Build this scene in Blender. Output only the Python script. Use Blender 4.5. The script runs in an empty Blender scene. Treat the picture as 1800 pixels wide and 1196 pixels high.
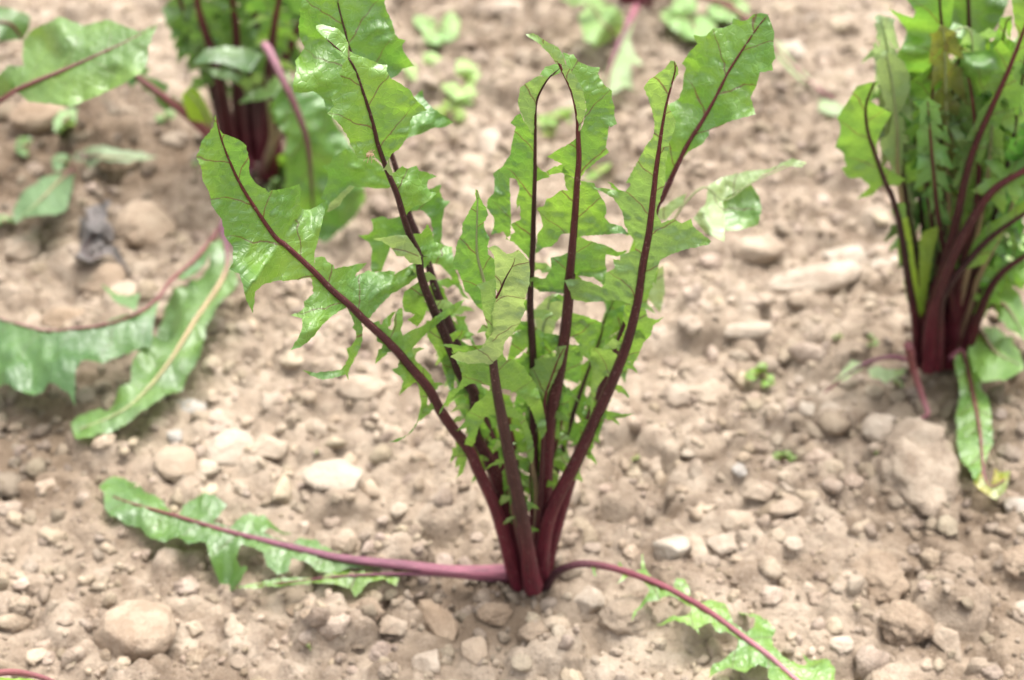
import bpy, math, random
import numpy as np
from mathutils import Vector
from mathutils.geometry import delaunay_2d_cdt

scene = bpy.context.scene
R_ = math.radians
# ------------------------------------------------------------------ camera
PITCH = R_(38.0); LENS = 60.0
W0, H0 = 1800.0, 1196.0                      # pixel frame used for measuring the photograph
FPX = LENS / 36.0 * W0
AX_R = np.array([1.0, 0, 0])
AX_F = np.array([0, math.cos(PITCH), -math.sin(PITCH)])
AX_U = np.array([0, math.sin(PITCH), math.cos(PITCH)])
def ray(px, py):
    px = np.asarray(px, float); py = np.asarray(py, float)
    return AX_F + ((px - W0/2)/FPX)[..., None]*AX_R + ((H0/2 - py)/FPX)[..., None]*AX_U
CAM = -0.841 * ray(930, 1030)                # the main plant's foot is the origin
cd = bpy.data.cameras.new('camera'); cam = bpy.data.objects.new('camera', cd)
scene.collection.objects.link(cam); scene.camera = cam
cam.location = CAM; cam.rotation_euler = (math.pi/2 - PITCH, 0, 0)
cd.lens = LENS; cd.sensor_width = 36; cd.clip_start = 0.02; cd.clip_end = 600
cd.dof.use_dof = True; cd.dof.focus_distance = 0.655; cd.dof.aperture_fstop = 8.2
# ------------------------------------------------------------------ light
SUN_EL, SUN_AZ = 72.0, 32.0                  # elevation, azimuth from +Y (behind the plants) towards +X
world = bpy.data.worlds.new('World'); scene.world = world; world.use_nodes = True
wt = world.node_tree; wn = wt.nodes; bg = wn['Background']
sky = wn.new('ShaderNodeTexSky'); sky.sky_type = 'NISHITA'; sky.sun_disc = False
sky.sun_elevation = R_(SUN_EL); sky.sun_rotation = R_(SUN_AZ)
sky.dust_density = 6.0; sky.air_density = 1.0; sky.ozone_density = 1.0
hs = wn.new('ShaderNodeHueSaturation'); hs.inputs['Saturation'].default_value = 0.22   # thin overcast: nearly white sky
wt.links.new(sky.outputs[0], hs.inputs['Color']); wt.links.new(hs.outputs[0], bg.inputs['Color'])
bg.inputs['Strength'].default_value = 0.15
sl = bpy.data.lights.new('sun', 'SUN'); sl.energy = 1.0; sl.angle = R_(36); sl.color = (1.0, 0.95, 0.87)
so = bpy.data.objects.new('sun', sl); scene.collection.objects.link(so)
sd = Vector((math.sin(R_(SUN_AZ))*math.cos(R_(SUN_EL)), math.cos(R_(SUN_AZ))*math.cos(R_(SUN_EL)), math.sin(R_(SUN_EL))))
so.rotation_euler = sd.to_track_quat('Z', 'Y').to_euler(); so.location = sd*5
scene.view_settings.view_transform = 'Standard'; scene.view_settings.look = 'None'
scene.view_settings.exposure = 1.62; scene.view_settings.gamma = 1.0
scene.render.engine = 'CYCLES'

# ------------------------------------------------------------------ helpers
rng = np.random.default_rng(7)
COL = scene.collection
def tag(o, label=None, cat=None, group=None, kind=None):
    for k, v in (('label', label), ('category', cat), ('group', group), ('kind', kind)):
        if v: o[k] = v
    return o
def hsh(ix, iy, iz, seed):
    h = (ix.astype(np.int64)*374761393 + iy.astype(np.int64)*668265263 + iz.astype(np.int64)*2147483647 + seed*144269) & 0xffffffff
    h = ((h ^ (h >> 13))*1274126177) & 0xffffffff
    h = h ^ (h >> 16)
    return (h & 0xffff)/65535.0
def vnoise(p, seed=0):
    """smooth value noise, -1..1, p (n,3)"""
    i = np.floor(p).astype(np.int64); f = p - i; f = f*f*(3 - 2*f)
    r = 0
    for dx in (0, 1):
        for dy in (0, 1):
            for dz in (0, 1):
                w = (f[:, 0] if dx else 1-f[:, 0])*(f[:, 1] if dy else 1-f[:, 1])*(f[:, 2] if dz else 1-f[:, 2])
                r = r + w*hsh(i[:, 0]+dx, i[:, 1]+dy, i[:, 2]+dz, seed)
    return r*2 - 1
def fbm(p, seed=0, octv=3, gain=.5):
    r = 0; a = 1
    for k in range(octv):
        r = r + a*vnoise(p*(2.03**k), seed+k*17); a *= gain
    return r
def mesh_np(name, verts, faces, smooth=True):
    """verts (n,3), faces (m,k)"""
    me = bpy.data.meshes.new(name); verts = np.ascontiguousarray(verts, np.float32); faces = np.ascontiguousarray(faces, np.int32)
    m, k = faces.shape
    me.vertices.add(len(verts)); me.vertices.foreach_set('co', verts.ravel())
    me.loops.add(m*k); me.loops.foreach_set('vertex_index', faces.ravel())
    me.polygons.add(m); me.polygons.foreach_set('loop_start', np.arange(0, m*k, k, dtype=np.int32))
    me.polygons.foreach_set('use_smooth', np.full(m, smooth, bool))
    me.update(calc_edges=True); me.validate()
    return me
def attr_vec(me, name, data):
    a = me.attributes.new(name, 'FLOAT_VECTOR', 'POINT'); a.data.foreach_set('vector', np.ascontiguousarray(data, np.float32).ravel())
def obj(name, me, mat=None, parent=None, loc=(0, 0, 0)):
    o = bpy.data.objects.new(name, me); COL.objects.link(o); o.location = loc
    if mat and me and not me.materials: me.materials.append(mat)
    if parent: o.parent = parent
    return o
def ico(sub):
    t = (1+5**.5)/2
    v = np.array([(-1,t,0),(1,t,0),(-1,-t,0),(1,-t,0),(0,-1,t),(0,1,t),(0,-1,-t),(0,1,-t),(t,0,-1),(t,0,1),(-t,0,-1),(-t,0,1)], float)
    f = [(0,11,5),(0,5,1),(0,1,7),(0,7,10),(0,10,11),(1,5,9),(5,11,4),(11,10,2),(10,7,6),(7,1,8),(3,9,4),(3,4,2),(3,2,6),(3,6,8),(3,8,9),(4,9,5),(2,4,11),(6,2,10),(8,6,7),(9,8,1)]
    v = [tuple(a/np.linalg.norm(a)) for a in v]
    for _ in range(sub):
        cache = {}; nf = []
        def mid(a, b):
            k = (min(a, b), max(a, b))
            if k not in cache:
                m = np.add(v[a], v[b]); v.append(tuple(m/np.linalg.norm(m))); cache[k] = len(v)-1
            return cache[k]
        for a, b, c in f:
            x, y, z = mid(a, b), mid(b, c), mid(c, a)
            nf += [(a, x, z), (b, y, x), (c, z, y), (x, y, z)]
        f = nf
    return np.array(v), np.array(f)
ICO = [ico(k) for k in range(5)]

# ------------------------------------------------------------------ materials
def nodes_mat(name):
    m = bpy.data.materials.new(name); m.use_nodes = True
    nt = m.node_tree; nt.nodes.clear()
    out = nt.nodes.new('ShaderNodeOutputMaterial')
    return m, nt, out
def N(nt, typ, **kw):
    n = nt.nodes.new(typ)
    for k, v in kw.items():
        if k.startswith('i_'):
            key = k[2:]; key = int(key) if key.isdigit() else key.replace('_', ' ')
            n.inputs[key].default_value = v
        else: setattr(n, k, v)
    return n
def L(nt, a, b): nt.links.new(a, b)
def math_n(nt, op, a, b=None, c=None, clamp=False):
    n = nt.nodes.new('ShaderNodeMath'); n.operation = op; n.use_clamp = clamp
    for i, v in enumerate((a, b, c)):
        if v is None: continue
        if isinstance(v, (int, float)): n.inputs[i].default_value = v
        else: L(nt, v, n.inputs[i])
    return n.outputs[0]
def mixc(nt, fac, a, b, blend='MIX'):
    n = nt.nodes.new('ShaderNodeMix'); n.data_type = 'RGBA'; n.blend_type = blend
    for s, v in ((n.inputs[0], fac), (n.inputs[6], a), (n.inputs[7], b)):
        if isinstance(v, (int, float)): s.default_value = v
        elif isinstance(v, tuple): s.default_value = (*v, 1) if len(v) == 3 else v
        else: L(nt, v, s)
    return n.outputs[2]
def ramp(nt, fac, p0, p1):
    n = nt.nodes.new('ShaderNodeMapRange'); n.interpolation_type = 'SMOOTHSTEP'
    n.inputs[1].default_value = p0; n.inputs[2].default_value = p1
    L(nt, fac, n.inputs[0]); return n.outputs[0]

def make_soil(name, objcol, base=(0.395, 0.318, 0.243), dark=(0.22, 0.165, 0.12), pale=(0.49, 0.42, 0.34), bumpd=0.0012, grain=900):
    m, nt, out = nodes_mat(name)
    geo = N(nt, 'ShaderNodeNewGeometry'); P = geo.outputs['Position']
    big = N(nt, 'ShaderNodeTexNoise', i_Scale=5.0, i_Detail=3.0, i_Roughness=.6); L(nt, P, big.inputs['Vector'])
    med = N(nt, 'ShaderNodeTexNoise', i_Scale=70.0, i_Detail=5.0, i_Roughness=.65); L(nt, P, med.inputs['Vector'])
    fin = N(nt, 'ShaderNodeTexNoise', i_Scale=float(grain), i_Detail=3.0, i_Roughness=.7); L(nt, P, fin.inputs['Vector'])
    c = mixc(nt, ramp(nt, med.outputs[0], .36, .66), dark, base)
    c = mixc(nt, ramp(nt, big.outputs[0], .42, .70), c, base)
    c = mixc(nt, math_n(nt, 'MULTIPLY', ramp(nt, fin.outputs[0], .52, .72), .55), c, pale)
    c = mixc(nt, math_n(nt, 'MULTIPLY', ramp(nt, fin.outputs[0], .46, .30), .5), c, dark)
    if objcol == 'object':
        oi = N(nt, 'ShaderNodeObjectInfo'); c = mixc(nt, 1.0, c, oi.outputs['Color'], 'MULTIPLY')
    elif objcol == 'attr':
        at = N(nt, 'ShaderNodeAttribute', attribute_name='tone'); c = mixc(nt, 1.0, c, at.outputs['Vector'], 'MULTIPLY')
    b1 = N(nt, 'ShaderNodeBump', i_Strength=.9, i_Distance=bumpd); L(nt, fin.outputs[0], b1.inputs['Height'])
    md2 = N(nt, 'ShaderNodeTexNoise', i_Scale=float(grain)*.33, i_Detail=4.0, i_Roughness=.6); L(nt, P, md2.inputs['Vector'])
    b2 = N(nt, 'ShaderNodeBump', i_Strength=.8, i_Distance=bumpd*2.2); L(nt, md2.outputs[0], b2.inputs['Height']); L(nt, b1.outputs[0], b2.inputs['Normal'])
    pb = N(nt, 'ShaderNodeBsdfPrincipled', i_Roughness=.95); pb.inputs['Specular IOR Level'].default_value = .15
    L(nt, c, pb.inputs['Base Color']); L(nt, b2.outputs[0], pb.inputs['Normal']); L(nt, pb.outputs[0], out.inputs[0])
    return m
M_SOIL = make_soil('dry_soil', 'attr')
M_CRUMB = make_soil('soil_crumbs', 'attr')
M_CLOD = make_soil('soil_clod', 'object')
M_STONE = make_soil('dusty_stone', 'object', base=(0.41, 0.338, 0.262), dark=(0.29, 0.225, 0.168), pale=(0.46, 0.39, 0.315), bumpd=.0009, grain=620)

def make_leaf_mat(name, green=(0.140, 0.270, 0.036), green2=(0.074, 0.178, 0.028), under=(0.205, 0.295, 0.12), vein=(0.085, 0.028, 0.022), trans=.34, rough=.36, veinamt=.9):
    m, nt, out = nodes_mat(name)
    at = N(nt, 'ShaderNodeAttribute', attribute_name='lf')            # u: cm along rib, v: cm from rib, w: underside 0/1
    sp = N(nt, 'ShaderNodeSeparateXYZ'); L(nt, at.outputs['Vector'], sp.inputs[0])
    u, v, und = sp.outputs
    geo = N(nt, 'ShaderNodeNewGeometry'); P = geo.outputs['Position']
    n1 = N(nt, 'ShaderNodeTexNoise', i_Scale=38.0, i_Detail=3.0); L(nt, P, n1.inputs['Vector'])
    n2 = N(nt, 'ShaderNodeTexNoise', i_Scale=420.0, i_Detail=3.0, i_Roughness=.6); L(nt, P, n2.inputs['Vector'])
    wob = math_n(nt, 'MULTIPLY_ADD', n1.outputs[0], 1.5, -.75)
    av = math_n(nt, 'ABSOLUTE', v)
    side = math_n(nt, 'MULTIPLY', math_n(nt, 'GREATER_THAN', v, 0.0), .43)
    ph = math_n(nt, 'ADD', math_n(nt, 'SUBTRACT', math_n(nt, 'MULTIPLY', u, .46), math_n(nt, 'MULTIPLY', math_n(nt, 'POWER', av, .85), .5)), math_n(nt, 'ADD', side, math_n(nt, 'MULTIPLY', wob, .55)))
    d = math_n(nt, 'ABSOLUTE', math_n(nt, 'SUBTRACT', math_n(nt, 'FRACT', ph), .5))     # 0 at a vein
    wdt = math_n(nt, 'MAXIMUM', math_n(nt, 'MULTIPLY_ADD', av, -.011, .034), .008)
    line = math_n(nt, 'SUBTRACT', 1.0, math_n(nt, 'DIVIDE', d, wdt), clamp=True)
    fade = ramp(nt, av, 2.6, .5)
    line = math_n(nt, 'MULTIPLY', math_n(nt, 'MULTIPLY', line, fade), veinamt)
    cmb = N(nt, 'ShaderNodeCombineXYZ'); L(nt, u, cmb.inputs[0]); L(nt, v, cmb.inputs[1])
    vor = N(nt, 'ShaderNodeTexVoronoi', feature='DISTANCE_TO_EDGE', i_Scale=3.2); L(nt, cmb.outputs[0], vor.inputs['Vector'])
    ret = ramp(nt, vor.outputs['Distance'], .09, .0)
    c = mixc(nt, ramp(nt, n1.outputs[0], .32, .68), green2, green)
    c = mixc(nt, und, c, under)
    oi = N(nt, 'ShaderNodeObjectInfo'); c = mixc(nt, 1.0, c, oi.outputs['Color'], 'MULTIPLY')
    c = mixc(nt, math_n(nt, 'MULTIPLY', ret, .28), c, mixc(nt, 1.0, c, (1.5, 1.45, 1.5), 'MULTIPLY'))
    c = mixc(nt, math_n(nt, 'MULTIPLY', ramp(nt, n2.outputs[0], .55, .75), .25), c, mixc(nt, 1.0, c, (1.35, 1.3, 1.3), 'MULTIPLY'))
    c = mixc(nt, line, c, vein)
    bh = math_n(nt, 'ADD', math_n(nt, 'MULTIPLY', ret, -.8), math_n(nt, 'MULTIPLY', n2.outputs[0], .7))
    bh = math_n(nt, 'ADD', bh, math_n(nt, 'MULTIPLY', line, -.8))
    bp = N(nt, 'ShaderNodeBump', i_Strength=.45, i_Distance=.0005); L(nt, bh, bp.inputs['Height'])
    pb = N(nt, 'ShaderNodeBsdfPrincipled'); L(nt, c, pb.inputs['Base Color']); L(nt, bp.outputs[0], pb.inputs['Normal'])
    L(nt, math_n(nt, 'MULTIPLY_ADD', n2.outputs[0], .22, rough-.08), pb.inputs['Roughness']); pb.inputs['Specular IOR Level'].default_value = 1.0; pb.inputs['Sheen Weight'].default_value = .03; pb.inputs['Sheen Roughness'].default_value = .45
    tr = N(nt, 'ShaderNodeBsdfTranslucent'); L(nt, mixc(nt, 1.0, c, (2.2, 2.0, 1.3), 'MULTIPLY'), tr.inputs['Color']); L(nt, bp.outputs[0], tr.inputs['Normal'])
    mx = N(nt, 'ShaderNodeMixShader', i_0=trans); L(nt, pb.outputs[0], mx.inputs[1]); L(nt, tr.outputs[0], mx.inputs[2]); L(nt, mx.outputs[0], out.inputs[0])
    return m
M_LEAF = make_leaf_mat('leaf_green')
M_LEAFD = make_leaf_mat('leaf_dark_green', green=(0.082, 0.172, 0.032), green2=(0.052, 0.122, 0.026), trans=.3, veinamt=.35)
M_LEAFP = make_leaf_mat('leaf_pale', green=(0.20, 0.32, 0.11), green2=(0.16, 0.28, 0.09), trans=.33, rough=.5, veinamt=.1)
M_LIME = make_leaf_mat('leaf_lime', green=(0.21, 0.34, 0.03), green2=(0.16, 0.29, 0.03), trans=.4, veinamt=.1)
M_YEL = make_leaf_mat('leaf_yellowed', green=(0.38, 0.32, 0.04), green2=(0.15, 0.22, 0.03), trans=.35, veinamt=.1)
M_GREY = make_leaf_mat('leaf_greyish', green=(0.16, 0.21, 0.10), green2=(0.11, 0.16, 0.07), trans=.25, rough=.6, veinamt=.1)
M_DEAD = make_leaf_mat('leaf_withered', green=(0.10, 0.083, 0.075), green2=(0.06, 0.05, 0.045), under=(.07, .06, .055), trans=.05, rough=.8, veinamt=.1)

def make_stem_mat(name, low, mid, high, sheen=.45, lo=(.04, .35)):
    m, nt, out = nodes_mat(name)
    at = N(nt, 'ShaderNodeAttribute', attribute_name='lf')            # u: 0..1 along, v: angle, w: cm along
    sp = N(nt, 'ShaderNodeSeparateXYZ'); L(nt, at.outputs['Vector'], sp.inputs[0])
    u, v, w = sp.outputs
    cmb = N(nt, 'ShaderNodeCombineXYZ'); L(nt, math_n(nt, 'MULTIPLY', w, .25), cmb.inputs[0]); L(nt, math_n(nt, 'MULTIPLY', v, 3.0), cmb.inputs[1])
    st = N(nt, 'ShaderNodeTexNoise', i_Scale=3.0, i_Detail=4.0, i_Roughness=.65); L(nt, cmb.outputs[0], st.inputs['Vector'])
    geo = N(nt, 'ShaderNodeNewGeometry')
    fn = N(nt, 'ShaderNodeTexNoise', i_Scale=900.0, i_Detail=2.0); L(nt, geo.outputs['Position'], fn.inputs['Vector'])
    c = mixc(nt, ramp(nt, u, lo[0], lo[1]), low, mid); c = mixc(nt, ramp(nt, u, .5, .9), c, high)
    c = mixc(nt, ramp(nt, st.outputs[0], .40, .66), mixc(nt, 1.0, c, (.75, .75, .75), 'MULTIPLY'), mixc(nt, 1.0, c, (1.9, 1.8, 1.8), 'MULTIPLY'))
    c = mixc(nt, math_n(nt, 'MULTIPLY', ramp(nt, fn.outputs[0], .62, .72), .55), c, (.26, .17, .15))
    bp = N(nt, 'ShaderNodeBump', i_Strength=.7, i_Distance=.0008); L(nt, st.outputs[0], bp.inputs['Height'])
    pb = N(nt, 'ShaderNodeBsdfPrincipled', i_Roughness=.52); pb.inputs['Specular IOR Level'].default_value = sheen
    L(nt, c, pb.inputs['Base Color']); L(nt, bp.outputs[0], pb.inputs['Normal']); L(nt, pb.outputs[0], out.inputs[0])
    return m
S_MAR = make_stem_mat('rib_maroon', (0.082, 0.008, 0.017), (0.044, 0.010, 0.012), (0.10, 0.02, 0.022), sheen=.35)
S_DARK = make_stem_mat('rib_dark_maroon', (0.070, 0.008, 0.015), (0.025, 0.007, 0.008), (0.05, 0.015, 0.013), sheen=.35)
S_PINK = make_stem_mat('rib_pink_purple', (0.25, 0.085, 0.115), (0.14, 0.05, 0.075), (0.13, 0.035, 0.035))
S_PINK2 = make_stem_mat('rib_dark_to_pink', (0.045, 0.014, 0.02), (0.16, 0.035, 0.05), (0.33, 0.15, 0.17))
S_TAN = make_stem_mat('rib_tan', (0.10, 0.035, 0.06), (0.34, 0.25, 0.14), (0.24, 0.27, 0.12), lo=(.22, .42))
S_GREEN = make_stem_mat('rib_green', (0.14, 0.06, 0.06), (0.22, 0.17, 0.09), (0.25, 0.32, 0.14))
S_BROWNPINK = make_stem_mat('rib_brownish_pink', (0.09, 0.02, 0.03), (0.17, 0.055, 0.055), (0.22, 0.09, 0.1))
S_BRN = make_stem_mat('rib_brown', (0.078, 0.009, 0.017), (0.038, 0.014, 0.013), (0.040, 0.017, 0.015), sheen=.35)
S_BOW = make_stem_mat('rib_bowed_mauve', (0.20, 0.09, 0.115), (0.115, 0.045, 0.05), (0.085, 0.07, 0.035))
# ------------------------------------------------------------------ ground
def on_z(px, py, z=0.0):
    d = ray(px, py); lam = (z - CAM[2])/d[..., 2]
    return CAM + lam[..., None]*d
X0, X1, Y0, Y1, ST = -0.62, 0.66, -0.24, 1.02, 0.0022
gx = np.arange(X0, X1, ST); gy = np.arange(Y0, Y1, ST)
GX, GY = np.meshgrid(gx, gy)                       # [iy, ix]
pp = np.stack([GX.ravel(), GY.ravel(), np.zeros(GX.size)], 1)
HG = (0.0055*fbm(pp*7.0, 3, 2) + 0.0030*fbm(pp*28.0, 5, 3)).reshape(GX.shape)
HG -= 0.0055*np.exp(-((GX)**2 + (GY+.0)**2)/(2*.05**2))*0
TONE = np.ones(GX.shape)
def stamp(x, y, r, sq, tone, ang, el):
    """a rounded lump of soil pressed into the height field"""
    ix0 = int((x-r*1.3-X0)/ST); ix1 = int((x+r*1.3-X0)/ST)+2; iy0 = int((y-r*1.3-Y0)/ST); iy1 = int((y+r*1.3-Y0)/ST)+2
    if ix0 < 0 or iy0 < 0 or ix1 > len(gx) or iy1 > len(gy): return
    xs = gx[ix0:ix1][None, :] - x; ys = gy[iy0:iy1][:, None] - y
    ca, sa = math.cos(ang), math.sin(ang)
    a = (xs*ca + ys*sa)*el; b = (-xs*sa + ys*ca)/el
    q = 1 - (np.abs(a)**3.2 + np.abs(b)**3.2)/r**3.2
    k = q > 0
    c = HG[int((y-Y0)/ST), int((x-X0)/ST)]
    h = c - r*sq*.45 + r*sq*np.sqrt(np.where(k, q, 0))
    sub = HG[iy0:iy1, ix0:ix1]
    up = k & (h > sub)
    sub[up] = h[up]; TONE[iy0:iy1, ix0:ix1][up] = tone
for k in range(19000):
    x = rng.uniform(X0+.02, X1-.02); y = rng.uniform(Y0+.02, Y1-.02)
    r = min(.018, .0032*math.exp(abs(rng.normal(0, .66))))
    stamp(x, y, r, rng.uniform(.45, .95), rng.uniform(.82, 1.16), rng.uniform(0, 3.14), rng.uniform(.75, 1.3))
HG += (0.0016*fbm(pp*190.0, 9, 2)).reshape(GX.shape)
def gh(x, y):
    ix = np.clip(((np.asarray(x)-X0)/ST).astype(int), 0, len(gx)-1); iy = np.clip(((np.asarray(y)-Y0)/ST).astype(int), 0, len(gy)-1)
    return HG[iy, ix]
# plant shade painted into soil colour: irregular patches between rows and about the feet
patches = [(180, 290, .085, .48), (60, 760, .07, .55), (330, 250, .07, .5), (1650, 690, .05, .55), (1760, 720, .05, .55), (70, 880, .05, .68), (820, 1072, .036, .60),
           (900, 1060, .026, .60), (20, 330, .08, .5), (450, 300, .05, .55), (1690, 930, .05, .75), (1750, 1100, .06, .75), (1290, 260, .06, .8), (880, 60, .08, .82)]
def shade_tone(x, y):
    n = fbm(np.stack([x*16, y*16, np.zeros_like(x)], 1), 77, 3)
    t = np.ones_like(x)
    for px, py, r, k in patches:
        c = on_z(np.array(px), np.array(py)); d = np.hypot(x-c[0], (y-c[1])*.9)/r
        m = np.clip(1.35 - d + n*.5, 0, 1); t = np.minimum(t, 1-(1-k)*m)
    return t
SHADE = shade_tone(GX.ravel(), GY.ravel())
# one sheet: the fine patch plus ever wider rings of it out to the horizon
def spread(c, a, b):
    lo = [a - .02*1.75**k for k in range(18, -1, -1)]; hi = [b + .02*1.75**k for k in range(19)]
    return np.concatenate([lo, c, hi])
fx = spread(gx, gx[0], gx[-1]); fy = spread(gy, gy[0], gy[-1])
FX, FY = np.meshgrid(fx, fy)
FZ = np.zeros(FX.shape); FT = np.ones(FX.shape)*.92
FZ[19:19+len(gy), 19:19+len(gx)] = HG; FT[19:19+len(gy), 19:19+len(gx)] = TONE*SHADE.reshape(GX.shape)*.93
nx = len(fx); ny = len(fy)
idx = np.arange(nx*ny).reshape(ny, nx)
quads = np.stack([idx[:-1, :-1], idx[:-1, 1:], idx[1:, 1:], idx[1:, :-1]], -1).reshape(-1, 4)
me = mesh_np('ground', np.stack([FX.ravel(), FY.ravel(), FZ.ravel()], 1), quads)
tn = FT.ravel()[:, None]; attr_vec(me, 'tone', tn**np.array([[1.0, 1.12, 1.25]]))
tag(obj('ground', me, M_SOIL), 'dry crumbly pale brown soil of the vegetable bed', None, None, 'structure')

# ------------------------------------------------------------------ clods and stones
def rock_mesh(name, sub, kind, seed):
    v, f = ICO[sub]; r = np.random.default_rng(seed); v = v.copy()
    if kind == 'round':
        d = 1 + .16*fbm(v*1.1+seed*3.1, seed, 2) + .07*fbm(v*3.2+seed, seed+5, 3)
        v = v*d[:, None]
        for k in range(7):
            n = r.normal(size=3); n /= np.linalg.norm(n); h = r.uniform(.7, .92); c = v@n
            v = v - n[None]*(np.maximum(c-h, 0)*.8)[:, None]
    elif kind in ('angular', 'wedge'):
        dist = np.full(len(v), 9.0); nf = r.integers(9, 14) if kind == 'angular' else 7
        for k in range(nf):
            n = r.normal(size=3); n /= np.linalg.norm(n); h = r.uniform(.62, .95) if kind == 'angular' else r.uniform(.35, .62)
            c = v@n; t = np.where(c > 1e-3, h/np.maximum(c, 1e-3), 9.0)
            dist = np.minimum(dist, t)
        dist = np.minimum(dist, 1.12 if kind == 'angular' else 1.3)
        v = v*dist[:, None]*(1 + .05*fbm(v*3.5+seed, seed, 3) + .02*fbm(v*11+seed, seed+4, 2))[:, None]
    else:                                                 # a crumbly clod
        d = 1 + .26*fbm(v*1.6+seed*2.3, seed, 2) + .17*np.abs(fbm(v*4.2+seed, seed+9, 3)) + .06*fbm(v*9+seed, seed+3, 2)
        v = v*(d*.9)[:, None]
    v /= np.abs(v).max(0)[None, :]
    return mesh_np(name, v, f)
ROCK = {k: [rock_mesh('stone_'+k, 3, k, 11+i*7) for i in range(9)] for k in ('round', 'angular', 'wedge')}
CLODM = [rock_mesh('clod', 3, 'clod', 100+i*13) for i in range(12)]
for k in ROCK:
    for m_ in ROCK[k]: m_.materials.append(M_STONE)
for m_ in CLODM: m_.materials.append(M_CLOD)
placed = []                                               # (x, y, r) of everything big
def rock(px, py, w, h, kind, tone, label, rot=0.0, group=None, flat=.62, sunk=.33, var=None, name=None, cat=None):
    """a stone at its place on the ground; w, h its extent as measured in the photograph's pixels"""
    p = on_z(np.array(float(px)), np.array(float(py)), .004); dist = (p-CAM)@AX_F
    sx = w*dist/FPX/2; s_h = h*dist/FPX/2
    ca = abs(math.cos(rot)); sa = abs(math.sin(rot))
    sy = s_h/.85; sz = min(sx, s_h)*flat*1.15
    var = rng.integers(0, 9) if var is None else var
    pool = CLODM if kind == 'clod' else ROCK[kind]
    o = bpy.data.objects.new(name or ('soil_clod' if kind == 'clod' else 'stone'), pool[var % len(pool)]); COL.objects.link(o)
    zb = float(np.median(gh(p[0]+sx*np.array([-.5, 0, .5, 0, 0]), p[1]+sy*np.array([0, -.5, 0, .5, 0]))))
    o.location = (p[0], p[1], zb + sz*(1-2*sunk)*.9); o.scale = (sx*1.05, sy, sz)
    o.rotation_euler = (rng.uniform(-.12, .12), rng.uniform(-.12, .12), rot)
    o.color = (*tone, 1)
    tag(o, label, cat or ('clod' if kind == 'clod' else 'stone'), group)
    placed.append((p[0], p[1], max(sx, sy)))
    return o
T = lambda a, b=1.0: (a*(1+.0*b), a*(.99 if b == 1 else .99*b), a*(.97 if b == 1 else .94*b))
TAN = (.86, .82, .78); PALE = (.98, .99, 1.01); WHITE = (1.08, 1.14, 1.2); BROWN = (.74, .68, .62); GREY = (.86, .96, 1.10); BEIGE = (.93, .915, .90); DUST = (.88, .95, 1.05)
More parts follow.
